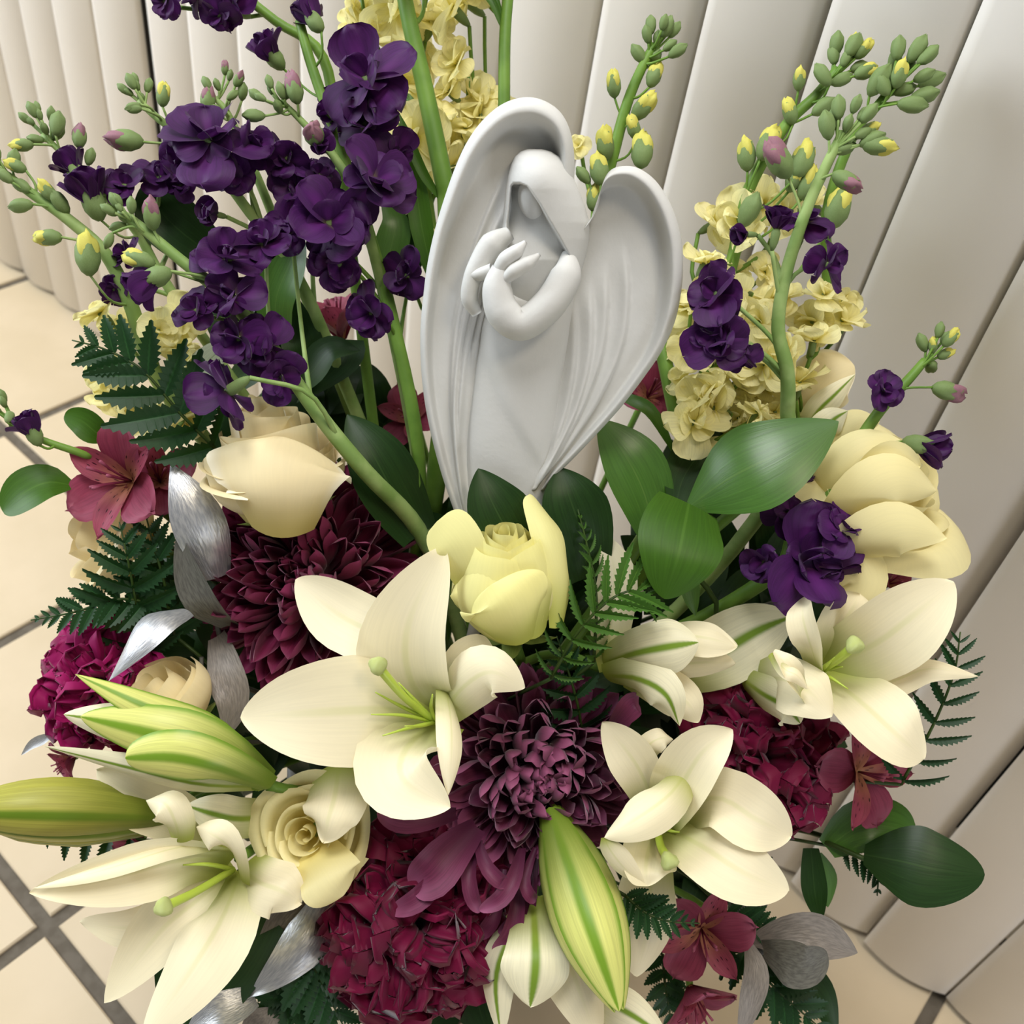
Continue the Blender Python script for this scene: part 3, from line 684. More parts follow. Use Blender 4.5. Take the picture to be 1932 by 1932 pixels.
# ------------------------------------------------------------------ lilies
def lily(name, label, centre, group='white lilies'):
    return thing(name, label, 'lily' if 'bud' not in name else 'lily bud', W(*centre), group)
def stamens(t, base, ends, pist=None, r=.0011):
    o = np.array(t.location)
    for k, e in enumerate(ends):
        P = [W(*base) - o, W((base[0] + e[0]) / 2 + rnd.uniform(-6, 6), (base[1] + e[1]) / 2 + rnd.uniform(-6, 6), (base[2] + e[2]) / 2 - .004) - o, W(*e) - o]
        put('stamen', tube_mesh('stamen', P, [r * 1.2, r, r * .35], M_PIST, nv=6, nu=9), t)
    if pist:
        e = pist; P = [W(*base) - o, W((base[0] + e[0]) / 2 - 4, (base[1] + e[1]) / 2 + 6, (base[2] + e[2]) / 2 - .003) - o, W(*e) - o]
        q = put('pistil', tube_mesh('pistil', P, [.0019, .0021, .0026], M_PIST, nv=8, nu=10), t)
        sg = put('stigma', ball_mesh('stigma', M_STIG, 1, 8, 12, ribs=3, rd=.18), q, frame(P[2] - P[1], 0, P[2], .0046))

L = lily('lily', 'large fully open white lily over the two burgundy chrysanthemums, with a green pistil', (812, 1352, .55))
B = (815, 1350, .552)
sheet(L, 'petal', M_LILY, [(800, 1352, .556), (745, 1225, .535), (640, 1160, .545), (552, 1092, .555)], 62, (.5, .6, .5), n0=(-.2, -.2, -1), cup=.25, ruf=(.06, 1.6), hook=-.2)
sheet(L, 'petal', M_LILY, [(640, 1440, .566), (632, 1500, .540), (618, 1550, .530), (612, 1588, .534)], 60, (.8, .35, .6), n0=(0, -.3, -1), n1=(0, -.7, -.7), cup=-.35, ruf=(.1, 2))
sheet(L, 'petal', M_LILY, [(830, 1350, .556), (775, 1285, .538), (770, 1180, .524), (838, 1032, .520)], 88, (.5, .48, .62), n0=(-.3, 0, -1), n1=(-.1, .2, -1), cup=.28, asym=.0)
sheet(L, 'petal', M_LILY, [(842, 1300, .558), (865, 1250, .540), (900, 1225, .532), (930, 1222, .530)], 34, (.7, .5, .5), n0=(.3, -.2, -1), cup=.3)
sheet(L, 'petal', M_LILY, B and [(838, 1345, .552), (870, 1300, .522), (925, 1268, .508), (990, 1298, .510)], 54, (.5, .5, .75), n0=(-.1, -.5, -1), n1=(.3, .1, -1), cup=-.30, ruf=(.08, 1.3))
sheet(L, 'petal', M_LILY, [B, (710, 1340, .532), (580, 1345, .518), (454, 1352, .520)], 104, (.55, .45, .52), n0=(0, -.15, -1), n1=(-.3, -.1, -1), cup=.12, ruf=(.03, 1))
sheet(L, 'petal', M_LILY, [(822, 1355, .552), (762, 1420, .526), (764, 1475, .512), (850, 1524, .506)], 84, (.7, .45, .70), n0=(-.1, -.3, -1), n1=(-.5, -.4, -1), cup=.34)
sheet(L, 'petal', M_LILY, [(838, 1285, .545), (850, 1350, .524), (852, 1420, .510), (846, 1500, .506)], 27, (.5, .5, .8), n0=(.6, 0, -1), n1=(.3, -.2, -1), cup=-.5)
stamens(L, (822, 1362, .545), [(700, 1348, .520), (722, 1388, .516), (708, 1306, .522), (816, 1310, .520), (752, 1288, .520), (764, 1370, .514)], (712, 1256, .508), .0010)
stem_part(L, W(830, 1352, .556), D(.2, .1, -.6), .003)

L = lily('lily', 'open white lily just below the half open one, with a knobbed pistil showing', (1255, 1545, .56))
B = (1250, 1555, .562)
sheet(L, 'petal', M_LILY, [(1240, 1600, .572), (1225, 1690, .556), (1218, 1770, .556), (1200, 1842, .562)], 62, (.6, .5, .6), n0=(.2, -.2, -1), cup=-.25)
sheet(L, 'petal', M_LILY, [(1262, 1540, .562), (1350, 1505, .532), (1425, 1545, .520), (1492, 1578, .524)], 62, (.5, .6, .45), n0=(-.2, -.4, -1), cup=.22, ruf=(.06, 1.4))
sheet(L, 'petal', M_LILY, [(1240, 1540, .560), (1215, 1470, .545), (1185, 1420, .540), (1136, 1362, .545)], 46, (.6, .6, .7), n0=(-.3, 0, -1), cup=.25, ruf=(.1, 1))
sheet(L, 'petal', M_LILY, [(1210, 1440, .552), (1225, 1405, .545), (1250, 1392, .545), (1270, 1395, .548)], 24, (.8, .4, .6), n0=(0, -.6, -1), cup=-.3, ruf=(.2, 2))
sheet(L, 'petal', M_LILY, [(1256, 1550, .560), (1282, 1490, .535), (1325, 1420, .522), (1382, 1376, .520)], 56, (.6, .5, .7), n0=(-.7, -.3, -1), n1=(-.4, .1, -1), cup=.42)
sheet(L, 'petal', M_LILY, [(1258, 1560, .556), (1330, 1600, .525), (1400, 1645, .514), (1487, 1682, .516)], 70, (.55, .5, .62), n0=(.1, -.5, -1), n1=(-.1, -.6, -1), cup=.25)
sheet(L, 'petal', M_LILY, [(1246, 1560, .556), (1225, 1600, .535), (1218, 1640, .522), (1222, 1672, .520)], 58, (.7, .45, .7), n0=(.5, -.3, -1), n1=(.1, -.6, -1), cup=.3)
sheet(L, 'petal', M_LILY, [(1300, 1450, .540), (1262, 1500, .516), (1200, 1545, .508), (1140, 1580, .513)], 44, (.5, .5, .7), n0=(-.1, -.7, -1), cup=-.55)
sheet(L, 'petal', M_LILY, [(1140, 1580, .514), (1152, 1605, .514), (1180, 1640, .516), (1215, 1668, .520)], 26, (.3, .5, .7), n0=(-.5, .1, -1), cup=-.3)
stamens(L, (1238, 1552, .552), [(1282, 1570, .532), (1230, 1545, .53)], (1262, 1624, .514), .001)
stem_part(L, W(1252, 1550, .562), D(.1, 0, -1), .003)

L = lily('lily', 'open white lily with one narrow pointed petal reaching out over the blinds', (1560, 1262, .56))
sheet(L, 'petal', M_LILY, [(1560, 1262, .566), (1660, 1290, .548), (1750, 1262, .535), (1845, 1276, .530)], 30, (.5, .45, .9), n0=(0, -.6, -1), cup=-.35)
sheet(L, 'petal', M_LILY, [(1556, 1258, .566), (1650, 1215, .540), (1725, 1160, .525), (1800, 1098, .520)], 76, (.6, .5, .60), n0=(.1, -.2, -1), n1=(-.3, 0, -1), cup=.22, ruf=(.05, 1.2))
sheet(L, 'petal', M_LILY, [(1560, 1250, .566), (1580, 1190, .550), (1608, 1150, .545), (1622, 1120, .546)], 50, (.7, .6, .45), n0=(-.1, .2, -1), cup=.3, ruf=(.1, 1.5))
sheet(L, 'petal', M_LILY, [(1556, 1270, .562), (1625, 1325, .532), (1690, 1385, .518), (1744, 1432, .520)], 72, (.6, .5, .50), n0=(.2, -.4, -1), n1=(0, -.5, -1), cup=.2, ruf=(.04, 1))
sheet(L, 'petal', M_LILY, [(1548, 1275, .560), (1530, 1220, .530), (1515, 1165, .526), (1518, 1125, .534)], 30, (.8, .6, .6), n0=(-.7, -.1, -.8), cup=.4, ruf=(.12, 1.4))
sheet(L, 'petal', M_LILY, [(1420, 1290, .585), (1470, 1280, .548), (1520, 1300, .526), (1570, 1352, .520)], 58, (.55, .6, .6), n0=(-.1, -.2, -1), n1=(.2, -.3, -1), cup=-.35)
sheet(L, 'petal', M_LILYB, [(1400, 1280, .585), (1440, 1310, .556), (1485, 1335, .536), (1510, 1365, .534)], 40, (.5, .6, .55), n0=(-.1, .1, -1), cup=-.4)
sheet(L, 'petal', M_LILY, [(1520, 1330, .534), (1500, 1285, .518), (1478, 1250, .516), (1462, 1225, .520)], 22, (.7, .5, .5), n0=(.1, -.6, -1), cup=.55, ruf=(.2, 1.5))
sheet(L, 'petal', M_LILY, [(1455, 1232, .522), (1480, 1262, .512), (1505, 1275, .510), (1525, 1300, .514)], 15, (.5, .5, .5), n0=(-.2, -.6, -1), cup=-.6)
stamens(L, (1545, 1268, .552), [(1590, 1258, .530), (1600, 1300, .530), (1575, 1240, .53)], (1612, 1218, .520), .001)
stem_part(L, W(1500, 1290, .570), D(.6, 0, -.6), .003)

L = lily('lily', 'half open white lily on its side with green ribs, beside the rounded ruscus leaf', (1150, 1255, .575))
sheet(L, 'petal', M_LILY, [(1150, 1265, .578), (1150, 1170, .572), (1160, 1080, .566), (1135, 1000, .566)], 44, (.5, .45, .85), n0=(.2, 0, -1), cup=.3)
sheet(L, 'petal', M_LILYB, [(1260, 1270, .592), (1350, 1235, .584), (1430, 1190, .578), (1502, 1160, .574)], 68, (.6, .45, .8), n0=(0, -.1, -1), cup=.15)
sheet(L, 'petal', M_LILY, [(1180, 1260, .570), (1260, 1255, .556), (1330, 1250, .548), (1388, 1252, .546)], 34, (.7, .5, .6), n0=(0, .2, -1), cup=-.4)
sheet(L, 'petal', M_LILY, [(1200, 1215, .566), (1280, 1200, .545), (1340, 1205, .538), (1390, 1220, .540)], 36, (.7, .6, .40), n0=(0, -.5, -1), cup=-.5, lip=.2)
sheet(L, 'petal', M_LILY, [(1180, 1270, .566), (1240, 1290, .55), (1295, 1325, .545), (1318, 1362, .55)], 42, (.6, .5, .6), n0=(0, -.2, -1), cup=-.3)
sheet(L, 'petal', M_LILYB, [(1135, 1255, .578), (1190, 1235, .545), (1250, 1222, .530), (1318, 1212, .526)], 52, (.5, .72, .34), n0=(0, -.1, -1), cup=-.42)
sheet(L, 'petal', M_LILYB, [(1140, 1275, .572), (1200, 1280, .542), (1255, 1310, .530), (1282, 1370, .534)], 42, (.5, .5, .85), n0=(-.1, .2, -1), n1=(-.6, 0, -1), cup=-.35)
stem_part(L, W(1140, 1262, .578), D(.9, 0, -.3), .003)

L = lily('lily', 'wide open white lily hanging out over the floor tiles at the lower edge', (440, 1640, .56))
sheet(L, 'petal', M_LILY, [(440, 1600, .568), (330, 1540, .560), (250, 1500, .552), (182, 1452, .552)], 54, (.6, .5, .6), n0=(.2, -.1, -1), cup=.2, ruf=(.15, 1.4))
sheet(L, 'petal', M_LILYB, [(520, 1540, .572), (450, 1545, .556), (400, 1535, .548), (352, 1520, .552)], 40, (.8, .5, .6), n0=(0, -.2, -1), cup=-.25)
sheet(L, 'petal', M_LILY, [(445, 1640, .566), (370, 1700, .550), (300, 1760, .545), (196, 1892, .548)], 58, (.6, .6, .75), n0=(-.1, -.2, -1), cup=.2)
sheet(L, 'petal', M_LILY, [(400, 1640, .566), (330, 1720, .560), (250, 1750, .566), (150, 1740, .575)], 48, (.6, .5, .7), n0=(0, .2, -1), cup=.2)
sheet(L, 'petal', M_LILY, [(440, 1620, .562), (330, 1625, .530), (200, 1658, .515), (56, 1684, .512)], 60, (.62, .45, .80), n0=(0, .3, -1), n1=(0, -.1, -1), cup=.30)
sheet(L, 'petal', M_LILY, [(440, 1585, .556), (330, 1600, .524), (200, 1640, .510), (62, 1676, .508)], 20, (.7, .5, .8), n0=(0, -1, -.8), cup=-.4)
sheet(L, 'petal', M_LILY, [(455, 1640, .558), (420, 1730, .530), (360, 1830, .515), (270, 1960, .512)], 78, (.6, .5, .55), n0=(-.4, -.3, -1), n1=(-.5, -.2, -1), cup=-.2)
sheet(L, 'petal', M_LILY, [(455, 1640, .558), (490, 1665, .536), (530, 1680, .528), (566, 1702, .534)], 54, (.8, .6, .5), n0=(0, -.5, -1), cup=-.3, ruf=(.2, 1.5))
sheet(L, 'petal', M_LILY, [(455, 1660, .54), (440, 1610, .522), (410, 1580, .516), (370, 1560, .522)], 34, (.6, .6, .6), n0=(-.6, -.4, -1), cup=-.4, ruf=(.12, 1))
sheet(L, 'petal', M_LILY, [(340, 1590, .524), (330, 1550, .516), (310, 1515, .516), (275, 1510, .524)], 36, (.6, .5, .5), n0=(0, -.7, -1), cup=-.5, ruf=(.15, 1))
stamens(L, (440, 1640, .552), [(345, 1632, .53)], (308, 1712, .510), .0012)
stem_part(L, W(450, 1620, .562), D(-.5, 0, -.8), .003)

def lilybud(name, label, tip, base, wid, mat, n, dep, dtip=None, seedv=0, faces=None, prof=(.35, .5, .62)):
    """closed or half open bud: blades lying round one axis"""
    t = lily(name, label, (base[0], base[1], dep), 'lily buds'); dx, dy = tip[0] - base[0], tip[1] - base[1]; Ln = math.hypot(dx, dy); sx, sy = -dy / Ln, dx / Ln
    dtip = dep if dtip is None else dtip
    order = [(-.62, .45, .55), (.62, .45, .55), (.0, .95, .62)] if n == 3 else [(-.55, .30, .6), (.55, .30, .6), (-.2, .7, .62), (.34, .95, .55)]
    for k, (off, fr, wf) in enumerate(order):
        pts = []
        for f in (0, .33, .66, 1.0):
            q = off * wid * math.sin(math.pi * min(1, .08 + f * .86)) * .8
            pts.append((base[0] + dx * f + sx * q, base[1] + dy * f + sy * q, dep + (dtip - dep) * f - .012 - fr * wid * .9 * dep / F * math.sin(math.pi * (.1 + .8 * f))))
        sheet(t, 'petal', mat, pts, wid * wf, prof, n0=(sx * off * .9, sy * off * .9, -1), cup=-.55, rib=.06, seed=k + seedv)
    b = W(base[0], base[1], dep); a = unit(W(tip[0], tip[1], dtip) - b)
    body = ball_mesh('bud_body', M_BUDG, 1, 12, 16, pr=[(0, .3), (.15, .6), (.45, .95), (.7, .85), (.92, .35), (1, .08)])
    w_ = wid * dep / F; M = frame(a, 0); Ln3 = np.linalg.norm(W(tip[0], tip[1], dtip) - b)
    put('bud_body', body, t, M @ Matrix.Diagonal((w_ * .72, w_ * .72, Ln3 * .93, 1)))
    stem_part(t, b, a * .3 + D(0, 0, -1), .0028, curve=.05)
    return t
lilybud('lily_bud', 'plump closed green and cream lily bud pointing down beneath the mauve chrysanthemum', (1168, 1908), (1036, 1525), 94, M_BUD, 3, .577, .522)
lilybud('lily_bud', 'long closed yellow-green lily bud reaching out level over the floor tiles', (-110, 1535), (330, 1545), 78, M_BUDG, 3, .578, .53)
L = lily('lily_bud', 'half open green and cream lily bud lying across the cream rose', (500, 1480, .55), 'lily buds')
for pts, w, n0, pr, mt in (
    ([(505, 1478, .552), (400, 1385, .530), (270, 1330, .520), (142, 1272, .522)], 36, (.2, -.5, -1), (.5, .4, .85), M_BUD),
    ([(505, 1480, .550), (390, 1405, .532), (260, 1370, .528), (120, 1348, .530)], 44, (0, -.2, -1), (.5, .6, .6), M_LILYB),
    ([(500, 1484, .548), (380, 1480, .532), (250, 1450, .526), (82, 1408, .528)], 32, (-.1, .4, -1), (.5, .45, .85), M_LILYB),
    ([(505, 1480, .546), (400, 1420, .522), (290, 1385, .514), (152, 1352, .518)], 58, (0, -.1, -1), (.45, .5, .6), M_BUD),
    ([(508, 1486, .544), (420, 1452, .510), (330, 1430, .500), (236, 1430, .504)], 50, (0, .1, -1), (.45, .6, .34), M_BUD)):
    sheet(L, 'petal', mt, pts, w, pr, n0=n0, cup=-.42, rib=.04)
stem_part(L, W(505, 1482, .552), D(-.9, -.3, -.1), .003, curve=.03)
L = lily('lily_bud', 'half open white lily bud with a green midrib hanging lowest at the front', (985, 1720, .57), 'lily buds')
for pts, w, n0, pr, mt in (
    ([(1000, 1690, .572), (960, 1770, .552), (935, 1850, .545), (945, 1960, .545)], 44, (-.6, 0, -1), (.5, .5, .8), M_LILYB),
    ([(1020, 1690, .572), (1060, 1780, .556), (1090, 1860, .548), (1130, 1975, .546)], 60, (.3, 0, -1), (.5, .5, .7), M_LILY),
    ([(1100, 1850, .56), (1150, 1890, .552), (1200, 1920, .55), (1260, 1960, .55)], 40, (.2, -.2, -1), (.5, .5, .7), M_LILYB),
    ([(1005, 1690, .568), (1010, 1770, .538), (1010, 1830, .528), (1000, 1900, .530)], 66, (0, -.1, -1), (.5, .7, .36), M_LILYB)):
    sheet(L, 'petal', mt, pts, w, pr, n0=n0, cup=-.3)
stem_part(L, W(1005, 1690, .572), D(0, .8, -.5), .003, curve=.03)
L = lily('lily_bud', 'opening cream lily bud with green ribs among the pale stock behind the ruscus sprig', (1500, 850, .60), 'lily buds')
for pts, w, n0, pr, mt in (
    ([(1500, 800, .60), (1530, 745, .588), (1570, 705, .583), (1612, 690, .583)], 62, (0, -.2, -1), (.6, .5, .5), M_ROSE),
    ([(1510, 830, .59), (1540, 780, .578), (1575, 745, .572), (1614, 706, .572)], 26, (.1, 0, -1), (.5, .45, .85), M_LILYB),
    ([(1520, 850, .588), (1550, 815, .572), (1575, 790, .568), (1600, 775, .57)], 30, (.2, -.1, -1), (.5, .45, .8), M_LILYB),
    ([(1540, 880, .588), (1580, 830, .575), (1620, 800, .572), (1660, 795, .575)], 34, (.2, -.1, -1), (.5, .5, .7), M_ROSEY)):
    sheet(L, 'petal', mt, pts, w, pr, n0=n0, cup=-.3)
stem_part(L, W(1505, 840, .60), D(.3, -.6, 0), .003, curve=.05)

# ------------------------------------------------------------------ roses
rose('rose', 'pale green-white rose bud just opening below the angel', 962, 1150, .545, 126, (-.05, -.86, -.52), M_ROSEG,
     [(2, .10, 1.78, 2.4, .05, .05), (2, .22, 1.80, 2.1, .06, .05), (2, .35, 1.82, 1.8, .06, .03), (3, .50, 1.80, 1.45, .05, .02), (3, .66, 1.70, 1.3, .04, 0), (3, .80, 1.46, 1.2, .05, 0)], 3, .7, close=.38, edge_=.12)
ROSE1 = bpy.data.objects['rose']
sheet(ROSE1, 'petal', M_ROSEG, [(905, 1150, .540), (885, 1090, .522), (862, 1030, .516), (824, 984, .520)], 54, (.7, .8, .25), n0=(-.4, -.1, -1), cup=-.15)
sheet(ROSE1, 'petal', M_ROSEG, [(1055, 1185, .530), (1062, 1100, .522), (1042, 1010, .520), (1000, 932, .530)], 34, (.5, .65, .32), n0=(.7, -.1, -1), cup=-.5, ruf=(.12, 2))
sheet(ROSE1, 'petal', M_ROSEG, [(985, 1216, .520), (965, 1180, .505), (948, 1140, .498), (925, 1104, .500)], 92, (.5, .7, .28), n0=(.0, .25, -1), cup=-.6)
sheet(ROSE1, 'petal', M_ROSEG, [(1010, 1205, .522), (1010, 1130, .508), (985, 1060, .512), (960, 1010, .522)], 56, (.6, .6, .4), n0=(.4, .0, -1), cup=-.6)
rose('rose', 'white rose seen from the side with a broad outer petal above a burgundy chrysanthemum', 522, 905, .575, 140, (-.12, -.92, -.36), M_ROSE,
     [(2, .14, 1.5, 2.4, .03, .1), (2, .28, 1.46, 2.0, .08, .08), (3, .44, 1.38, 1.6, .12, .05), (3, .6, 1.26, 1.5, .16, .02), (3, .76, 1.04, 1.35, .22, .0), (3, .86, .84, 1.2, .26, .0)], 5, .3, edge_=.08)
sheet(bpy.data.objects['rose'], 'petal', M_ROSEG, [(900, 1180, .545), (880, 1150, .53), (870, 1120, .526), (868, 1095, .53)], 30, (.5, .7, .4), n0=(-.5, 0, -1), cup=-.3)
R2 = [o for o in bpy.data.objects if o.name == 'rose.001'][0]
sheet(R2, 'petal', M_ROSE, [(530, 1015, .548), (522, 940, .530), (522, 870, .530), (535, 824, .540)], 140, (.42, .84, .22), n0=(.05, .2, -1), cup=-.45)
sheet(R2, 'petal', M_ROSE, [(480, 990, .562), (440, 940, .548), (410, 900, .545), (384, 866, .552)], 44, (.6, .6, .5), n0=(-.5, .2, -1), cup=-.3)
rose('rose', 'cream rose with a tight spiral of petals partly under the lily petal', 585, 1568, .560, 112, (-.05, -.12, -1), M_ROSEY,
     [(2, .12, .62, 1.9, .10, .30), (3, .26, .68, 1.25, .22, .26), (3, .42, .72, 1.2, .30, .18), (4, .60, .72, 1.0, .34, .08), (4, .78, .66, 1.0, .36, .0)], 7, .2, group='cream roses')
R3 = [o for o in bpy.data.objects if o.name == 'rose.002'][0]
sheet(R3, 'petal', M_ROSEY, [(590, 1600, .552), (615, 1640, .535), (630, 1668, .531), (648, 1690, .536)], 62, (.7, .6, .4), n0=(.1, -.5, -1), cup=-.2)
rose('rose', 'cream rose lying behind the half open lily bud', 318, 1335, .57, 112, (-.35, -.65, -.5), M_ROSE,
     [(2, .2, 1.1, 1.7, .03, .1), (3, .45, 1.05, 1.3, .05, .06), (3, .7, 1.0, 1.2, .10, .0), (3, .86, .94, 1.15, .12, .0)], 9, .9, group='cream roses')
rose('rose', 'big pale yellow rose with pointed loose petals beside the purple stock', 1650, 930, .585, 140, (.35, -.62, -.7), M_ROSEY,
     [(2, .2, 1.1, 1.7, .05, .2), (3, .38, 1.05, 1.4, .12, .12), (3, .58, 1.0, 1.25, .2, .05), (3, .8, .9, 1.1, .35, .0), (3, .95, .8, 1.0, .45, .0)], 11, .4, edge_=.35, group='cream roses')
R5 = [o for o in bpy.data.objects if o.name == 'rose.004'][0]
sheet(R5, 'petal', M_ROSEY, [(1575, 1085, .566), (1630, 1035, .540), (1700, 1000, .531), (1786, 1014, .536)], 66, (.75, .4, .8), n0=(.15, .25, -1), n1=(.2, .1, -1), cup=-.25, ruf=(.06, 1.2))
sheet(R5, 'petal', M_ROSEY, [(1580, 1010, .558), (1635, 945, .535), (1695, 910, .530), (1768, 926, .541)], 64, (.75, .45, .72), n0=(.1, .1, -1), n1=(.4, 0, -1), cup=-.28, ruf=(.06, 1.2))
sheet(R5, 'petal', M_ROSEY, [(1570, 1000, .56), (1600, 1060, .548), (1625, 1100, .55), (1605, 1145, .556)], 62, (.8, .5, .6), n0=(0, 0, -1), cup=-.2)
sheet(R5, 'petal', M_ROSEY, [(1550, 970, .562), (1590, 890, .545), (1640, 848, .540), (1715, 846, .545)], 50, (.7, .5, .6), n0=(-.2, -.2, -1), cup=-.3, ruf=(.06, 1.2))
sheet(R5, 'petal', M_ROSEY, [(1610, 930, .552), (1650, 885, .540), (1690, 865, .537), (1735, 880, .542)], 36, (.7, .5, .7), n0=(.1, -.1, -1), cup=.35, ruf=(.1, 1.5))
rose('rose', 'white rose half hidden behind the mauve alstroemeria at the outer edge', 222, 1022, .61, 120, (-.75, -.35, -.4), M_ROSE,
     [(2, .2, 1.0, 1.7, .05, .2), (3, .45, 1.0, 1.3, .1, .1), (3, .72, .95, 1.2, .2, .0), (3, .9, .9, 1.1, .3, .0)], 13, .8)

# ------------------------------------------------------------------ chrysanthemums and carnations
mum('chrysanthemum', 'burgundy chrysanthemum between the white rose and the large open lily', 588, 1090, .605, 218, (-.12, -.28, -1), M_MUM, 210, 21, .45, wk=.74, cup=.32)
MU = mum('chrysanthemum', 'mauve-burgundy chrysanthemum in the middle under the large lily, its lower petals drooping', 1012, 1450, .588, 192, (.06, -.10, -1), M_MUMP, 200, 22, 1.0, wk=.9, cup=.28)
for pts, w in (([(900, 1560, .560), (850, 1610, .545), (815, 1650, .540), (775, 1672, .545)], 44), ([(880, 1590, .560), (825, 1660, .545), (785, 1700, .540), (735, 1722, .542)], 22),
               ([(905, 1585, .56), (885, 1640, .545), (890, 1690, .54), (905, 1722, .542)], 15), ([(900, 1580, .556), (915, 1630, .54), (940, 1660, .536), (958, 1666, .54)], 15),
               ([(985, 1600, .556), (970, 1655, .54), (945, 1695, .535), (905, 1718, .538)], 17), ([(1010, 1600, .56), (990, 1660, .548), (1000, 1690, .545), (1012, 1696, .55)], 12),
               ([(980, 1640, .565), (975, 1720, .553), (960, 1770, .55), (930, 1795, .553)], 18), ([(950, 1640, .57), (935, 1720, .56), (920, 1750, .558), (900, 1770, .56)], 15),
               ([(1000, 1640, .57), (985, 1710, .558), (965, 1745, .555), (940, 1760, .556)], 15), ([(1010, 1620, .572), (1000, 1700, .562), (990, 1745, .56), (970, 1785, .56)], 14),
               ([(860, 1535, .56), (800, 1545, .548), (755, 1545, .545), (712, 1530, .548)], 26), ([(1150, 1380, .57), (1180, 1345, .56), (1195, 1330, .558), (1205, 1328, .56)], 24)):
    sheet(MU, 'petal', M_MUMP, pts, w, (.4, .6, .5), n0=(0, -.3, -1), cup=.5, nu=12, nv=7)
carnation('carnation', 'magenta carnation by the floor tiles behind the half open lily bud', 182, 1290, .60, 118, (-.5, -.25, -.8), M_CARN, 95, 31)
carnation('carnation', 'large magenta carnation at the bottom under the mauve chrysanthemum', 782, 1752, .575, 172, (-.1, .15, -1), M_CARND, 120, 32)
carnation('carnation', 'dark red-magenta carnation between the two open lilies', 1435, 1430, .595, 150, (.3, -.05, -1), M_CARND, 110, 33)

# ------------------------------------------------------------------ alstroemeria
def alst(name, label, px, py, dep, rp, axis, spin=0.0, seed=1, open_=.75):
    R = rp * dep / F; ax = D(*axis); c = W(px, py, dep); t = thing(name, label, 'flower', c, 'alstroemeria'); rg = random.Random(seed); fr = frame(ax, spin)
    for k in range(6):
        inner = k >= 3; a = (k % 3) * 2.094 + (1.047 if inner else 0) + rg.uniform(-.15, .15)
        e = open_ + rg.uniform(-.15, .15) + (.12 if inner else 0)
        put('petal', ALI if inner else ALO, t, fr @ Matrix.Translation((0, 0, -.25 * R)) @ Matrix.Rotation(a, 4, 'Z') @ Matrix.Rotation(e, 4, 'X') @ Matrix.Diagonal((R * (.8 if inner else 1.15), R * 1.1, R * 1.1, 1)))
    for k in range(5):
        a = rg.random() * 6; d = np.array(fr.to_3x3() @ Vector((.35 * math.cos(a), .35 * math.sin(a), .9)))
        put('stamen', tube_mesh('stamen', [-ax * R * .2, d * R * .3, d * R * .62 + ax * R * .05], [R * .02, R * .018, R * .03], M_ALST, nv=5, nu=6), t)
    stem_part(t, c - ax * R * .25, ax, .0022, curve=.03)
    return t
ALO = unit_petal('petal', M_ALST, 9, 7, (.22, .68, .5), .36, cup=.3, bend=-.55, ruf=.12, notch=-.06, seed=3)
ALI = unit_petal('petal', M_ALSTI, 9, 7, (.2, .6, .7), .30, cup=.35, bend=-.5, ruf=.08, notch=-.05, seed=4)
alst('alstroemeria', 'dusty rose alstroemeria beside two light green leaves over the floor', 232, 905, .575, 118, (-.35, -.1, -1), .4, 1)
alst('alstroemeria', 'deep rose alstroemeria bloom tucked behind the silver leaf and the fern tip', 300, 905, .60, 84, (.2, -.3, -1), 1.1, 12, .9)
alst('alstroemeria', 'dark red striped alstroemeria below the folded lily', 1325, 1762, .585, 98, (-.1, .1, -1), .9, 2, .55)
alst('alstroemeria', 'dark red alstroemeria hanging lowest beside the fern', 1310, 1880, .60, 88, (.3, .7, -.7), .2, 3, .8)
alst('alstroemeria', 'rose alstroemeria with striped inner petals beneath the far lily', 1635, 1462, .575, 104, (.45, .05, -1), 1.2, 4, .5)
alst('alstroemeria', 'small dark alstroemeria peeping out behind the far lily', 1680, 1100, .60, 52, (.6, -.4, -.8), .3, 5, .8)
alst('alstroemeria', 'dusk red alstroemeria in the shade behind the purple stock stems', 640, 620, .655, 92, (-.2, -.8, -.4), .3, 6, 1.0)
alst('alstroemeria', 'dusk red alstroemeria deep behind the angel wing', 775, 790, .66, 70, (-.1, -.3, -1), .8, 7, .8)
alst('alstroemeria', 'dusk red alstroemeria deep behind the green stem near the pale stock', 1225, 745, .64, 70, (.1, -.3, -1), .1, 8, .8)
alst('alstroemeria', 'dull red alstroemeria under the level green lily bud', 260, 1590, .60, 58, (-.4, .5, -.6), .1, 9, .8)
alst('alstroemeria', 'dull red alstroemeria below the magenta carnation by the floor', 130, 1435, .615, 50, (-.6, .4, -.6), .7, 10, .8)

# ------------------------------------------------------------------ purple stock
rg = random.Random(5)
fwd = (0, -.1, -1)
stock('stock', 'tall purple stock stem with the largest dark flowers beside the angel',
      [(790, 860, .585), (740, 600, .575), (690, 420, .568), (650, 300, .565), (590, 130, .562), (565, 40, .562)], 13, 9,
      [(690, 150, .540, 92, (.1, 0, -1)), (690, 235, .548, 78, (.1, .3, -1)), (632, 215, .562, 50, (-.5, 0, -1)), (706, 345, .538, 84, (.2, -.1, -1)), (750, 290, .56, 48, (.6, .2, -1)),
       (620, 420, .538, 92, (-.1, .1, -1)), (640, 500, .545, 60, (0, .6, -1)), (700, 590, .552, 66, (-.3, .2, -1)), (765, 520, .566, 66, (.2, 0, -1))],
      [(506, 95, .565, 84, (-.5, -.55), 'd'), (585, 30, .556, 80, (-.5, -.7), 'd')], seed=1)
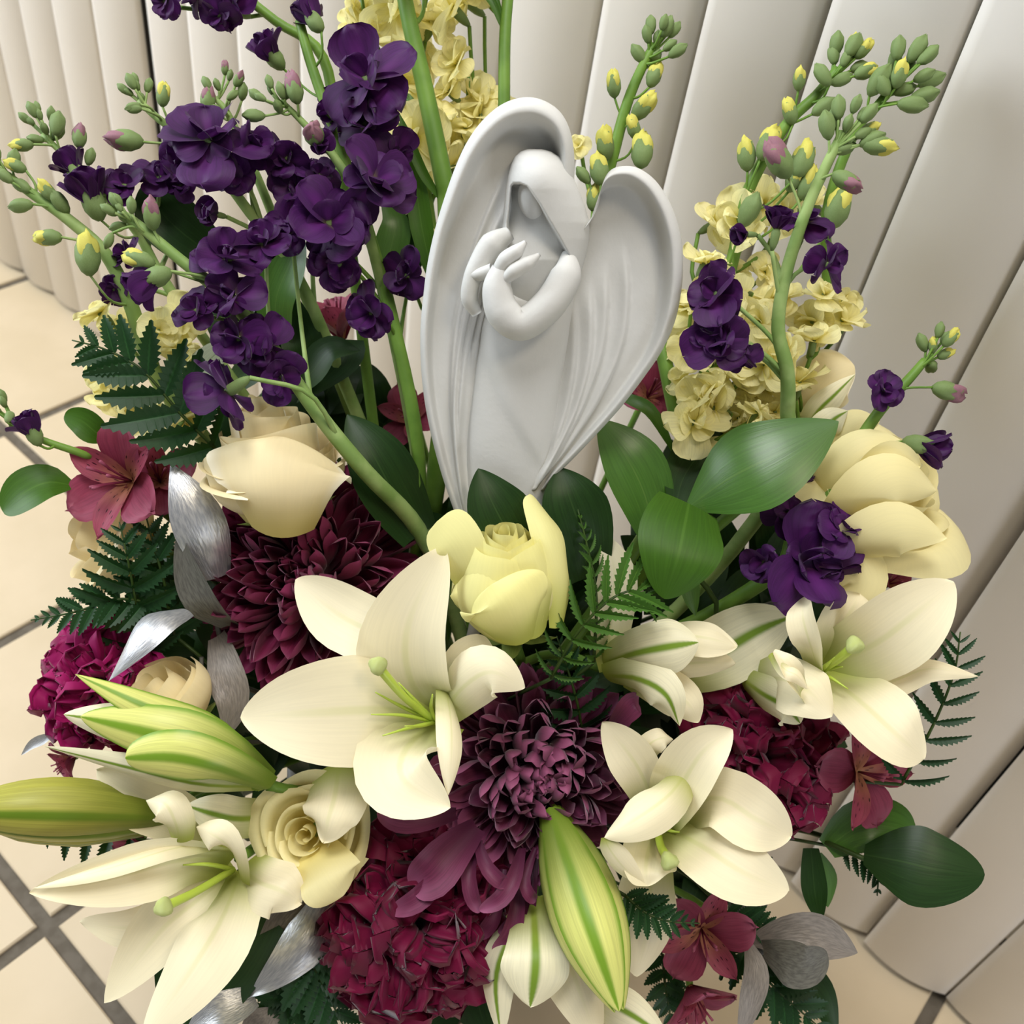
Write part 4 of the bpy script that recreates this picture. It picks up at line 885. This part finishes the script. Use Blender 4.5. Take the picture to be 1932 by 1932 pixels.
stock('stock', 'purple stock stem whose flowers hang in from the top edge',
      [(640, 300, .60), (610, 110, .59), (520, 40, .585), (420, -40, .58)], 11, 8,
      [(440, 15, .575, 76, (-.1, .5, -1)), (380, -15, .575, 55, (-.3, .2, -1)), (312, 2, .575, 42, (-.4, .1, -1)), (415, 30, .57, 45, (0, .8, -.6))], [], seed=2)
stock('stock', 'purple stock stem with a wide cluster of dark flowers under green bud heads',
      [(640, 700, .61), (560, 520, .59), (470, 400, .575), (385, 290, .565), (300, 225, .562), (262, 190, .56)], 12, 6,
      [(395, 262, .535, 96, (-.1, -.1, -1)), (350, 290, .545, 56, (-.5, .1, -1)), (475, 275, .545, 66, (.2, 0, -1)), (540, 300, .552, 62, (.3, .1, -1)), (440, 330, .542, 52, (.1, .6, -1)), (410, 405, .548, 42, (-.2, .2, -1), .4), (560, 360, .556, 58, (.1, .2, -1)), (600, 330, .556, 52, (.3, -.2, -1))],
      cluster((262, 182), (-.45, -.8), 8, 32, .556, 30, rg) + [(308, 178, .55, 46, (.1, -1), 'y'), (250, 202, .55, 32, (-.8, .3)), (234, 264, .552, 72, (-1, -.1), 'p')], seed=3, smat=M_STEMS)
stock('stock', 'green bud head of a purple stock between the dark flowers and the blinds',
      [(520, 420, .59), (470, 300, .58), (430, 215, .575), (400, 180, .575)], 9, 5, [],
      cluster((420, 175), (.1, -1), 7, 40, .57, 30, rg, (None, None, 'p')) + [(458, 172, .57, 34, (.2, -1)), (392, 186, .57, 50, (0, -1), 'p')], seed=4, smat=M_STEMS)
stock('stock', 'purple stock tip with mauve crumpled buds in front of the tall stem',
      [(690, 420, .56), (640, 310, .552), (575, 235, .548), (530, 190, .546)], 10, 5, [(600, 275, .54, 40, (.1, 0, -1), .4)],
      cluster((515, 190), (-.5, -.8), 6, 34, .544, 32, rg) + [(555, 165, .54, 60, (-.2, -1), 'p'), (592, 252, .532, 70, (.1, -.1, -1), 'p'), (478, 218, .542, 44, (-1, 0)), (530, 170, .54, 34, (-.3, -1))], seed=5, smat=M_STEMS)
stock('stock', 'long green stock stem crossing in front of the white rose, purple flowers along it',
      [(790, 1000, .60), (690, 890, .562), (600, 780, .545), (500, 640, .535), (420, 555, .530), (340, 490, .526), (262, 425, .524), (225, 400, .524)], 16, 8,
      [(430, 490, .520, 76, (-.1, -.2, -1)), (495, 460, .530, 56, (.3, -.3, -1)), (370, 585, .522, 52, (-.3, .1, -1)), (440, 560, .520, 66, (0, .2, -1)), (500, 650, .53, 60, (.4, .3, -1)), (450, 640, .522, 66, (-.2, .3, -1)), (432, 738, .518, 82, (-.75, .5, .25), 1.0, .2), (530, 710, .535, 60, (.2, .4, -1)), (540, 440, .54, 50, (.2, -.1, -1))],
      cluster((232, 405), (-.6, -.6), 8, 30, .522, 32, rg) + [(286, 402, .518, 62, (.0, -1), 'p'), (205, 455, .52, 34, (-.3, .6)), (262, 490, .514, 66, (-.8, -.3), 'y'), (278, 530, .510, 100, (-.9, .35), 'd')], seed=6, smat=M_STEMS)
stock('stock', 'purple stock by the blinds with a small bud head, flowers behind the dark leaf',
      [(330, 560, .60), (260, 440, .585), (190, 360, .575), (130, 300, .57), (80, 255, .57)], 10, 5,
      [(235, 350, .568, 52, (.3, -.1, -1)), (300, 335, .575, 50, (.1, -.3, -1)), (340, 350, .58, 45, (.1, -.2, -1)), (240, 480, .57, 40, (-.3, .2, -1)), (215, 545, .575, 36, (-.3, .5, -1))],
      cluster((78, 240), (-.4, -.8), 9, 36, .566, 30, rg) + [(40, 274, .564, 44, (-1, .1), 'y'), (108, 232, .564, 52, (.05, -1)), (150, 256, .565, 48, (0, -1), 'p'), (168, 362, .556, 110, (-.3, -1), 'd'), (135, 315, .562, 80, (-.6, -.8), 'd'), (170, 295, .566, 36, (.2, -1))], seed=7, smat=M_STEMS)
stock('stock', 'small purple stock tip low over the floor tiles beside the light green leaf',
      [(200, 880, .585), (160, 858, .57), (80, 830, .562), (20, 800, .56)], 8, 6, [],
      cluster((8, 775), (-.5, -.8), 5, 26, .558, 32, rg) + [(58, 806, .552, 76, (-.3, -.8), 'd')], seed=8)
stock('stock', 'upright purple stock in front of the pale stock, with a curved green stem',
      [(1478, 900, .565), (1486, 780, .545), (1485, 700, .530), (1468, 620, .522), (1482, 520, .516), (1520, 400, .510), (1560, 310, .508), (1590, 250, .508)], 15, 9,
      [(1465, 435, .505, 60, (-.2, -.8, -.4), .4), (1520, 420, .52, 56, (.1, -.4, -.6)), (1560, 500, .505, 60, (.5, .3, -1)), (1410, 442, .51, 40, (-.8, .1, -.6), .4), (1350, 555, .505, 74, (-.7, -.3, -.4)), (1362, 640, .505, 72, (-.3, .5, -.6)), (1400, 675, .51, 46, (.2, .8, -.6)), (1345, 625, .506, 56, (-.6, .4, -.8))],
      cluster((1600, 248), (.4, -.8), 9, 50, .506, 44, rg) + [(1560, 235, .504, 56, (-.2, -1)), (1660, 275, .504, 66, (.9, .1), 'y'), (1598, 342, .502, 62, (.7, .5), 'p'), (1468, 300, .502, 84, (-.6, -.7), 'p'), (1640, 245, .506, 46, (.7, -.5), 'y')], seed=9, smat=M_STEMS)
stock('stock', 'slim purple stock leaning out over the blinds with few flowers and knobbly buds',
      [(1450, 1090, .572), (1500, 1010, .563), (1560, 945, .556), (1610, 850, .552), (1660, 775, .548), (1715, 715, .546), (1745, 680, .546)], 15, 8,
      [(1668, 735, .538, 40, (-.2, -.1, -1)), (1520, 1060, .545, 100, (.0, .2, -1)), (1490, 965, .55, 50, (-.1, -.3, -1)), (1590, 1000, .54, 62, (.5, -.4, -1)), (1560, 1085, .545, 58, (.3, .6, -1)), (1440, 1060, .55, 50, (-.6, 0, -1)), (1525, 905, .56, 24, (0, 0, -1), .4)],
      cluster((1765, 660), (.3, -.8), 7, 36, .544, 38, rg, (None, 'y')) + [(1790, 738, .542, 66, (.9, .2), 'p'), (1752, 842, .54, 96, (.9, .2), 'd')], seed=10)
# ------------------------------------------------------------------ pale stock
def flcloud(spots, dep, r, rg, jit=.018):
    return [(x + rg.uniform(-8, 8), y + rg.uniform(-8, 8), dep + rg.uniform(-jit, jit), r * rg.uniform(.75, 1.2), (rg.uniform(-1, 1), rg.uniform(-1, .5), -rg.uniform(.3, 1))) for x, y in spots]
stock('stock', 'tall cream stock crowded with pale yellow flowers at the top behind the thick green stem',
      [(850, 720, .66), (820, 480, .645), (790, 250, .635), (760, 0, .63), (750, -60, .63)], 12, 9,
      flcloud([(700, 30), (760, 20), (810, 45), (850, 10), (660, 45), (735, 75), (700, -40), (750, -80), (790, -50), (800, 110), (860, 120), (840, 170), (890, 190), (820, 215), (870, 240), (905, 215), (845, 285), (760, 160), (780, 260), (880, 0), (850, 320), (790, 400), (800, 450)], .615, 60, rg),
      [], purple=False, seed=11, group='pale stock stems')
stock('stock', 'thick plain green stock stem rising past the angel out of the frame',
      [(850, 640, .60), (845, 400, .59), (835, 330, .585), (800, 160, .58), (768, 20, .575), (745, -120, .57), (735, -210, .57)], 21, 12, flcloud([(770, -100), (715, -130), (760, -170), (725, -190), (780, -60)], .57, 56, rg), cluster((730, -250), (-.1, -1), 9, 44, .57, 42, rg), purple=False, seed=12, group='pale stock stems',
      leaves=[([(835, 380, .588), (800, 330, .582), (770, 260, .58), (752, 212, .58)], 10, (0, 0, -1), M_LEAFL), ([(830, 560, .60), (800, 450, .592), (780, 330, .588), (752, 230, .588)], 22, (0, 0, -1), M_LEAFL)])
stock('stock', 'straight green stem behind the raised wing, forking at the top edge',
      [(950, 400, .60), (951, 200, .59), (953, 60, .588), (964, -60, .588), (972, -170, .586)], 12, 10, [(905, -22, .60, 40, (0, .2, -1))] + flcloud([(990, -80), (940, -110), (985, -140), (955, -180)], .585, 52, rg), cluster((975, -220), (.1, -1), 8, 40, .584, 40, rg), purple=False, seed=13, group='pale stock stems',
      leaves=[([(948, 55, .588), (932, 10, .586), (915, -15, .586), (905, -35, .586)], 8, (0, 0, -1), M_LEAFL), ([(950, 40, .588), (938, 5, .586), (932, -15, .586), (930, -35, .586)], 6, (0, 0, -1), M_LEAFL)])
stock('stock', 'yellow-budded stock tip showing in the gap between the two wings',
      [(1110, 620, .60), (1125, 420, .588), (1160, 280, .58), (1185, 190, .575), (1215, 120, .572), (1235, 85, .572)], 13, 8, [(1092, 275, .60, 26, (0, 0, -1))],
      cluster((1240, 90), (.35, -.9), 11, 44, .568, 38, rg) + [(1158, 158, .572, 50, (-.1, -1), 'y'), (1215, 200, .57, 62, (.5, -.5), 'y'), (1142, 270, .572, 62, (-.1, -1), 'y'), (1212, 282, .568, 76, (.1, -.9), 'y'), (1130, 318, .57, 66, (-.1, -1), 'y'), (1100, 330, .572, 40, (-.5, -.6)), (1235, 140, .57, 52, (.3, -.8), 'y'), (1120, 372, .575, 50, (.1, -.9), 'y'), (1195, 240, .572, 46, (-.3, -.8), 'y')], purple=False, seed=14, group='pale stock stems')
stock('stock', 'cream stock with a green-budded tip standing nearest the angel wing',
      [(1300, 850, .60), (1340, 650, .59), (1385, 480, .58), (1412, 360, .572), (1480, 240, .565), (1540, 180, .562), (1580, 130, .56)], 14, 9,
      flcloud([(1345, 420), (1390, 420), (1440, 390), (1330, 500), (1380, 520), (1440, 520), (1300, 585), (1360, 590), (1430, 600), (1300, 660), (1360, 690), (1410, 690), (1290, 720), (1340, 770), (1400, 780), (1440, 740), (1310, 800), (1370, 820), (1450, 690), (1440, 800), (1320, 760), (1355, 740), (1390, 740), (1420, 720), (1340, 810), (1400, 815), (1430, 770), (1460, 770), (1330, 560), (1400, 560), (1450, 570), (1290, 640)], .582, 58, rg),
      cluster((1590, 128), (.5, -.8), 11, 48, .556, 46, rg, (None, None, 'y')) + [(1508, 148, .556, 44, (0, -1), 'y'), (1490, 210, .56, 50, (-.3, -.8), 'y'), (1555, 200, .556, 52, (.6, -.4)), (1408, 290, .562, 64, (-.1, -1), 'y'), (1450, 270, .556, 70, (.4, -.8), 'y'), (1515, 300, .558, 78, (.3, -.8), 'y'), (1525, 345, .56, 66, (.3, -.8), 'y'), (1500, 335, .56, 56, (.3, -.8), 'y'), (1415, 395, .558, 70, (.4, -.9)), (1582, 390, .56, 84, (.3, -.9), 'y')], purple=False, seed=15, group='pale stock stems')
stock('stock', 'cream stock with the bud tip that leans farthest over the blinds',
      [(1500, 840, .60), (1530, 680, .592), (1560, 560, .582), (1560, 400, .565), (1610, 255, .552), (1655, 200, .548), (1690, 155, .546)], 12, 8,
      flcloud([(1540, 380), (1490, 400), (1560, 560), (1590, 600), (1530, 600), (1540, 650), (1480, 660), (1500, 720), (1470, 560), (1590, 560), (1440, 640)], .577, 58, rg),
      cluster((1705, 145), (.55, -.75), 12, 58, .542, 50, rg) + [(1698, 138, .536, 54, (.2, -.9), 'y'), (1660, 150, .542, 66, (.5, -.8)), (1745, 180, .54, 56, (.9, -.2), None)], purple=False, seed=16, group='pale stock stems')
stock('stock', 'cream stock low over the floor with yellow-green buds along its bent stem',
      [(330, 760, .61), (275, 660, .592), (245, 570, .578), (200, 480, .568), (130, 415, .562), (60, 365, .56), (5, 325, .56)], 16, 8,
      flcloud([(195, 590), (225, 620), (300, 630), (330, 610), (345, 660), (205, 700), (195, 745), (350, 690), (290, 800), (345, 790), (250, 760)], .592, 50, rg),
      cluster((0, 320), (-.6, -.7), 6, 34, .556, 38, rg) + [(28, 312, .556, 44, (-.9, -.4), 'y'), (38, 388, .556, 50, (-1, .1)), (88, 358, .556, 46, (-.5, -.7), 'y'), (112, 380, .558, 52, (-.5, -.8)), (90, 448, .556, 56, (-1, 0), 'y'), (165, 478, .552, 84, (-.1, -1), 'y'), (40, 350, .558, 44, (-.8, -.5))], purple=False, seed=17, smat=M_STEMS, group='pale stock stems')
stock('stock', 'green stock stem standing between the angel and the rounded ruscus leaves',
      [(1300, 900, .60), (1275, 780, .598), (1250, 660, .60), (1240, 600, .61)], 16, 13, [], [], seed=18, group='pale stock stems',
      leaves=[([(1270, 850, .595), (1230, 780, .588), (1190, 755, .59), (1150, 742, .60)], 14, (0, -.4, -1), M_LEAF)])

# ------------------------------------------------------------------ ruscus, light leaves
G1 = 'ruscus sprigs'
sprig('ruscus_sprig', 'glossy ruscus sprig with the big shiny leaf and a round leaf near the angel', 'leaf', [(1320, 1200, .60), (1300, 1060, .575), (1285, 955, .55)],
      [([(1300, 955, .548), (1380, 900, .530), (1470, 855, .525), (1582, 795, .530)], 88, (.1, -.45, -1), dict(prof=(.12, .5, .8), cup=-.12)),
       ([(1300, 950, .540), (1290, 1000, .524), (1277, 1060, .518), (1254, 1130, .524)], 84, (0, .1, -1), dict(prof=(.72, .42, .62), cup=-.06, mat=M_LEAFL)),
       ([(1235, 1010, .575), (1215, 930, .566), (1180, 860, .562), (1128, 790, .566)], 66, (.3, -.2, -1), dict(prof=(.5, .5, .85), mat=M_LEAF)),
       ([(1275, 955, .565), (1290, 900, .575), (1330, 850, .58), (1390, 830, .585)], 46, (0, -.2, -1), dict(prof=(.3, .5, .8), mat=M_LEAFD)),
       ([(1290, 1060, .57), (1300, 1100, .57), (1305, 1130, .572), (1312, 1162, .575)], 18, (0, 0, -1))], M_LEAF, .0016, G1)
sprig('ruscus_sprig', 'two dark leaves standing at the foot of the angel', 'leaf', [(1000, 1150, .62), (985, 1050, .585)],
      [([(985, 1060, .545), (950, 990, .536), (925, 940, .533), (902, 884, .534)], 64, (.3, 0, -1), dict(prof=(.7, .4, .8))),
       ([(1110, 1090, .572), (1095, 1000, .556), (1075, 940, .55), (1056, 882, .552)], 66, (.1, -.1, -1), dict(prof=(.6, .5, .8))),
       ([(1000, 1060, .60), (990, 980, .59), (1010, 940, .588), (1040, 900, .59)], 60, (0, 0, -1))], M_LEAFD, .0016, G1)
sprig('ruscus_sprig', 'large dark green leaf between the white rose and the angel wing', 'leaf', [(820, 1100, .63), (800, 1010, .605)],
      [([(790, 1010, .60), (745, 935, .586), (705, 860, .578), (655, 782, .580)], 62, (.2, -.1, -1), dict(prof=(.6, .5, .8))),
       ([(640, 700, .62), (650, 660, .612), (640, 690, .606), (560, 760, .60)], 40, (0, -.3, -1)),
       ([(560, 740, .60), (590, 700, .59), (625, 660, .585), (680, 662, .586)], 36, (-.2, -.4, -1), dict(mat=M_LEAFD))], M_LEAFD, .0016, G1)
sprig('ruscus_sprig', 'dark leaf and narrow leaf rising behind the purple stock by the blinds', 'leaf', [(560, 720, .63), (480, 600, .61), (430, 520, .60)],
      [([(400, 480, .60), (345, 440, .592), (305, 400, .588), (275, 345, .588)], 56, (.2, 0, -1), dict(prof=(.7, .5, .6))),
       ([(530, 640, .60), (520, 570, .588), (545, 500, .582), (572, 440, .582)], 46, (-.3, 0, -1), dict(prof=(.5, .5, .8), mat=M_LEAF)),
       ([(590, 700, .61), (575, 660, .6), (565, 620, .6), (560, 560, .6)], 40, (0, 0, -1)),
       ([(720, 560, .60), (735, 480, .596), (745, 420, .594), (720, 375, .595)], 32, (.2, 0, -1), dict(mat=M_LEAF)),
       ([(770, 540, .61), (775, 470, .606), (765, 420, .604), (735, 385, .604)], 30, (.2, 0, -1))], M_LEAFD, .0016, G1)
sprig('ruscus_sprig', 'broad glossy leaf pointing at the lower blinds beyond the carnation', 'leaf', [(1480, 1560, .63), (1560, 1590, .60), (1630, 1620, .585)],
      [([(1630, 1612, .585), (1700, 1625, .572), (1765, 1640, .567), (1858, 1650, .568)], 74, (0, -.3, -1), dict(prof=(.25, .52, .55), cup=-.1)),
       ([(1560, 1600, .60), (1620, 1560, .595), (1680, 1560, .595), (1728, 1572, .597)], 54, (0, -.2, -1), dict(prof=(.4, .5, .6), mat=M_LEAF)),
       ([(1530, 1600, .60), (1535, 1660, .598), (1540, 1700, .597), (1548, 1742, .598)], 24, (-.3, 0, -1), dict(prof=(.6, .4, .8))),
       ([(1545, 1610, .61), (1555, 1650, .61), (1558, 1680, .61), (1562, 1712, .61)], 24, (.3, 0, -1), dict(mat=M_LEAF))], M_LEAFD, .0016, G1)
sprig('leafy_twig', 'two light green oval leaves beside the dusty rose alstroemeria', 'leaf', [(235, 960, .60), (215, 900, .59)],
      [([(135, 915, .578), (90, 910, .570), (45, 930, .566), (5, 965, .566)], 46, (-.1, -.4, -1), dict(prof=(.2, .6, .45))),
       ([(200, 830, .585), (180, 815, .58), (155, 795, .578), (122, 782, .579)], 28, (.1, 0, -1), dict(prof=(.3, .5, .45)))], M_LEAFL, .0012)
sprig('leafy_twig', 'pale grey-green leaf hanging beside the fern and the purple flowers', 'leaf', [(430, 800, .62), (420, 650, .60)],
      [([(440, 640, .592), (395, 680, .582), (372, 725, .578), (375, 790, .58)], 36, (-.3, 0, -1), dict(prof=(.3, .5, .8)))], M_LEAFG, .0012)
sprig('ruscus_sprig', 'broad dark leaf under the drooping lily at the lower edge', 'leaf', [(600, 1650, .64), (540, 1740, .61)],
      [([(500, 1720, .60), (440, 1790, .592), (380, 1860, .59), (310, 1960, .592)], 84, (-.2, -.1, -1), dict(prof=(.6, .5, .7))),
       ([(470, 1640, .61), (400, 1750, .61), (340, 1800, .61), (300, 1900, .61)], 60, (-.2, -.1, -1))], M_LEAFD, .0016, G1)
sprig('ruscus_sprig', 'small dark leaves at the bottom edge beneath the large carnation', 'leaf', [(840, 1700, .66), (850, 1800, .64)],
      [([(840, 1850, .625), (830, 1890, .62), (810, 1920, .618), (770, 1960, .62)], 48, (0, 0, -1)), ([(880, 1850, .625), (900, 1890, .622), (910, 1920, .62), (925, 1960, .62)], 44, (0, 0, -1)),
       ([(560, 1890, .63), (580, 1910, .62), (600, 1930, .62), (620, 1980, .62)], 40, (0, 0, -1))], M_LEAFD, .0016, G1)
sprig('ruscus_sprig', 'dark curved leaf under the grey leaves near the floor', 'leaf', [(1400, 1720, .65), (1450, 1800, .63)],
      [([(1450, 1830, .625), (1510, 1850, .618), (1550, 1885, .615), (1580, 1960, .616)], 38, (.3, -.2, -1))], M_LEAFD, .0016, G1)

# ------------------------------------------------------------------ silver-painted leaves
G2 = 'silver painted leaf sprays'
sprig('silver_spray', 'two silver painted leaves standing beside the burgundy chrysanthemum', 'leaf', [(470, 1300, .62), (410, 1180, .60)],
      [([(412, 1090, .582), (385, 1010, .566), (355, 940, .560), (322, 874, .562)], 50, (.3, -.2, -1), dict(prof=(.5, .4, .95), mat=M_SILV, cup=-.2)),
       ([(440, 1180, .585), (395, 1150, .570), (360, 1090, .566), (335, 1004, .568)], 42, (-.5, .2, -1), dict(prof=(.7, .5, .8), mat=M_SILVK))], M_SILV, .0016, G2, M_SILVK)
sprig('silver_spray', 'curled silver leaf over the magenta carnation and a dull one below the chrysanthemum', 'leaf', [(420, 1400, .62), (380, 1240, .60)],
      [([(352, 1150, .565), (300, 1165, .548), (255, 1215, .540), (205, 1285, .542)], 40, (-.3, -.6, -1), dict(prof=(.5, .4, 1.0), cup=-.3)),
       ([(410, 1200, .60), (425, 1260, .585), (440, 1320, .578), (428, 1390, .58)], 38, (-.1, 0, -1), dict(prof=(.5, .5, .8), mat=M_SILVD)),
       ([(100, 1385, .60), (80, 1395, .60), (60, 1405, .60), (40, 1425, .60)], 10, (0, 0, -1))], M_SILV, .0014, G2, M_SILVK)
sprig('silver_spray', 'crumpled silver leaves under the drooping lily near the lower edge', 'leaf', [(640, 1640, .63), (620, 1700, .61)],
      [([(615, 1700, .60), (590, 1760, .586), (540, 1820, .58), (470, 1880, .582)], 46, (.2, -.3, -1), dict(prof=(.6, .4, .9), cup=-.3, ruf=(.2, 1.5))),
       ([(600, 1710, .605), (560, 1720, .598), (520, 1770, .596), (470, 1830, .598)], 38, (0, 0, -1), dict(mat=M_SILVD)),
       ([(480, 1880, .585), (440, 1900, .578), (400, 1915, .575), (350, 1950, .576)], 34, (0, -.6, -1), dict(prof=(.6, .5, .8))),
       ([(520, 1905, .60), (500, 1930, .595), (480, 1950, .595), (460, 1980, .595)], 36, (0, -.3, -1), dict(mat=M_SILVD))], M_SILV, .0016, G2, M_SILVK)
sprig('silver_spray', 'spray of dull grey-brown leaves at the lower edge beside the blinds', 'leaf', [(1330, 1640, .64), (1390, 1740, .61), (1440, 1800, .595)],
      [([(1420, 1775, .592), (1490, 1765, .582), (1550, 1770, .58), (1618, 1798, .582)], 44, (0, -.2, -1), dict(prof=(.25, .55, .85), mat=M_SILVD)),
       ([(1440, 1790, .588), (1480, 1810, .575), (1520, 1820, .572), (1562, 1802, .575)], 46, (0, .1, -1), dict(prof=(.4, .5, .45), mat=M_SILVK)),
       ([(1408, 1770, .59), (1425, 1830, .58), (1415, 1890, .576), (1392, 1975, .578)], 28, (.2, 0, -1), dict(prof=(.12, .5, .9), mat=M_SILVD)),
       ([(1385, 1730, .605), (1420, 1705, .602), (1445, 1690, .602), (1470, 1695, .604)], 20, (0, 0, -1), dict(mat=M_SILVK))], M_SILVD, .0015, G2, M_SILVK)
sprig('silver_spray', 'dull grey leaf tip poking out behind the pale yellow rose', 'leaf', [(1560, 1100, .62), (1660, 1050, .61)],
      [([(1660, 1055, .605), (1695, 1040, .60), (1720, 1030, .60), (1752, 1040, .602)], 22, (0, -.2, -1))], M_SILVK, .0014, G2, M_SILVK)

# ------------------------------------------------------------------ ferns
fern('fern_frond', 'dark fern frond over the floor tiles with its tip toward the blinds', [(410, 850, .57), (340, 780, .556), (270, 700, .548), (200, 660, .545), (136, 642, .545)], 130, 9, (0, -.2, -1), ratio=.30, prof=(.75, .3, 1.2))
fern('fern_frond', 'narrow fern frond pointing out over the tiles above the magenta carnation', [(330, 1150, .59), (230, 1130, .572), (140, 1155, .565), (58, 1170, .565)], 72, 12, (0, -.3, -1), ratio=.28)
fern('fern_frond', 'fern frond hanging under the dusty rose alstroemeria', [(270, 1230, .60), (255, 1130, .575), (240, 1050, .565), (225, 985, .565)], 110, 8, (.2, 0, -1), ratio=.26)
fern('fern_frond', 'dark fern frond beside the silver leaves', [(330, 1200, .60), (310, 1100, .582), (290, 1030, .578), (272, 960, .578)], 92, 8, (.2, 0, -1), ratio=.30)
fern('fern_frond', 'thin upright fern frond behind the green-white rose bud', [(1120, 1250, .57), (1125, 1130, .556), (1110, 1040, .552), (1090, 960, .552)], 62, 11, (.8, 0, -.6), 'l', ratio=.2)
fern('fern_frond', 'bright fern frond curling in front of the half open lily', [(1040, 1280, .545), (1085, 1200, .530), (1140, 1140, .524), (1190, 1115, .524), (1228, 1128, .528)], 100, 10, (0, -.4, -1), 'l', ratio=.16, prof=(.5, .6, .8))
fern('fern_frond', 'dark fern frond in the hollow below the rose bud', [(1100, 1400, .60), (1090, 1330, .582), (1070, 1260, .578), (1050, 1200, .578)], 80, 8, (.2, 0, -1))
fern('fern_frond', 'short fern tip in front of the lowest lily petal', [(1180, 1690, .55), (1215, 1720, .545), (1260, 1738, .542), (1320, 1742, .542)], 56, 9, (0, -.4, -1), ratio=.30)
fern('fern_frond', 'dark fern frond hanging beside the large carnation over the pot', [(560, 1760, .60), (590, 1820, .592), (620, 1880, .59), (660, 1960, .592)], 100, 8, (0, -.2, -1), ratio=.36, prof=(.9, .3, .8))
fern('fern_frond', 'fern frond with leaflets spread against the pot beneath the lily', [(620, 1800, .61), (570, 1860, .602), (530, 1900, .60), (480, 1950, .602)], 84, 8, (0, -.2, -1), ratio=.38, prof=(.9, .3, .8))
fern('fern_frond', 'fern frond tip standing against the blinds past the far lily', [(1700, 1480, .575), (1760, 1370, .560), (1800, 1270, .556), (1812, 1192, .556)], 82, 9, (0, 0, -1), ratio=.18, prof=(.9, .3, .7))
fern('fern_frond', 'fern frond beside the grey leaves above the tiled floor', [(1380, 1760, .61), (1440, 1840, .60), (1490, 1890, .598), (1560, 1950, .60)], 84, 9, (0, -.2, -1), ratio=.32, prof=(.9, .4, .8))
fern('fern_frond', 'fern tip between the folded lily and the grey leaves', [(1370, 1720, .60), (1410, 1740, .595), (1445, 1750, .593), (1486, 1756, .594)], 46, 7, (0, -.3, -1), ratio=.34)
fern('fern_frond', 'fern frond under the level lily bud, leaflets hanging over the tiles', [(330, 1590, .60), (230, 1580, .59), (130, 1570, .588), (30, 1575, .59)], 74, 8, (0, -.3, -1), ratio=.28, sides=(-1,), ang=100)
fern('fern_frond', 'small fern leaf dangling by the broad glossy leaf', [(1590, 1600, .60), (1630, 1620, .594), (1655, 1650, .592), (1655, 1690, .592)], 46, 7, (0, 0, -1), ratio=.24)
fern('fern_frond', 'fern frond lowest under the red alstroemeria', [(1250, 1800, .63), (1255, 1860, .622), (1262, 1900, .62), (1270, 1960, .62)], 50, 7, (0, -.2, -1), ratio=.40)

# ------------------------------------------------------------------ dark greenery filling the heart of the arrangement
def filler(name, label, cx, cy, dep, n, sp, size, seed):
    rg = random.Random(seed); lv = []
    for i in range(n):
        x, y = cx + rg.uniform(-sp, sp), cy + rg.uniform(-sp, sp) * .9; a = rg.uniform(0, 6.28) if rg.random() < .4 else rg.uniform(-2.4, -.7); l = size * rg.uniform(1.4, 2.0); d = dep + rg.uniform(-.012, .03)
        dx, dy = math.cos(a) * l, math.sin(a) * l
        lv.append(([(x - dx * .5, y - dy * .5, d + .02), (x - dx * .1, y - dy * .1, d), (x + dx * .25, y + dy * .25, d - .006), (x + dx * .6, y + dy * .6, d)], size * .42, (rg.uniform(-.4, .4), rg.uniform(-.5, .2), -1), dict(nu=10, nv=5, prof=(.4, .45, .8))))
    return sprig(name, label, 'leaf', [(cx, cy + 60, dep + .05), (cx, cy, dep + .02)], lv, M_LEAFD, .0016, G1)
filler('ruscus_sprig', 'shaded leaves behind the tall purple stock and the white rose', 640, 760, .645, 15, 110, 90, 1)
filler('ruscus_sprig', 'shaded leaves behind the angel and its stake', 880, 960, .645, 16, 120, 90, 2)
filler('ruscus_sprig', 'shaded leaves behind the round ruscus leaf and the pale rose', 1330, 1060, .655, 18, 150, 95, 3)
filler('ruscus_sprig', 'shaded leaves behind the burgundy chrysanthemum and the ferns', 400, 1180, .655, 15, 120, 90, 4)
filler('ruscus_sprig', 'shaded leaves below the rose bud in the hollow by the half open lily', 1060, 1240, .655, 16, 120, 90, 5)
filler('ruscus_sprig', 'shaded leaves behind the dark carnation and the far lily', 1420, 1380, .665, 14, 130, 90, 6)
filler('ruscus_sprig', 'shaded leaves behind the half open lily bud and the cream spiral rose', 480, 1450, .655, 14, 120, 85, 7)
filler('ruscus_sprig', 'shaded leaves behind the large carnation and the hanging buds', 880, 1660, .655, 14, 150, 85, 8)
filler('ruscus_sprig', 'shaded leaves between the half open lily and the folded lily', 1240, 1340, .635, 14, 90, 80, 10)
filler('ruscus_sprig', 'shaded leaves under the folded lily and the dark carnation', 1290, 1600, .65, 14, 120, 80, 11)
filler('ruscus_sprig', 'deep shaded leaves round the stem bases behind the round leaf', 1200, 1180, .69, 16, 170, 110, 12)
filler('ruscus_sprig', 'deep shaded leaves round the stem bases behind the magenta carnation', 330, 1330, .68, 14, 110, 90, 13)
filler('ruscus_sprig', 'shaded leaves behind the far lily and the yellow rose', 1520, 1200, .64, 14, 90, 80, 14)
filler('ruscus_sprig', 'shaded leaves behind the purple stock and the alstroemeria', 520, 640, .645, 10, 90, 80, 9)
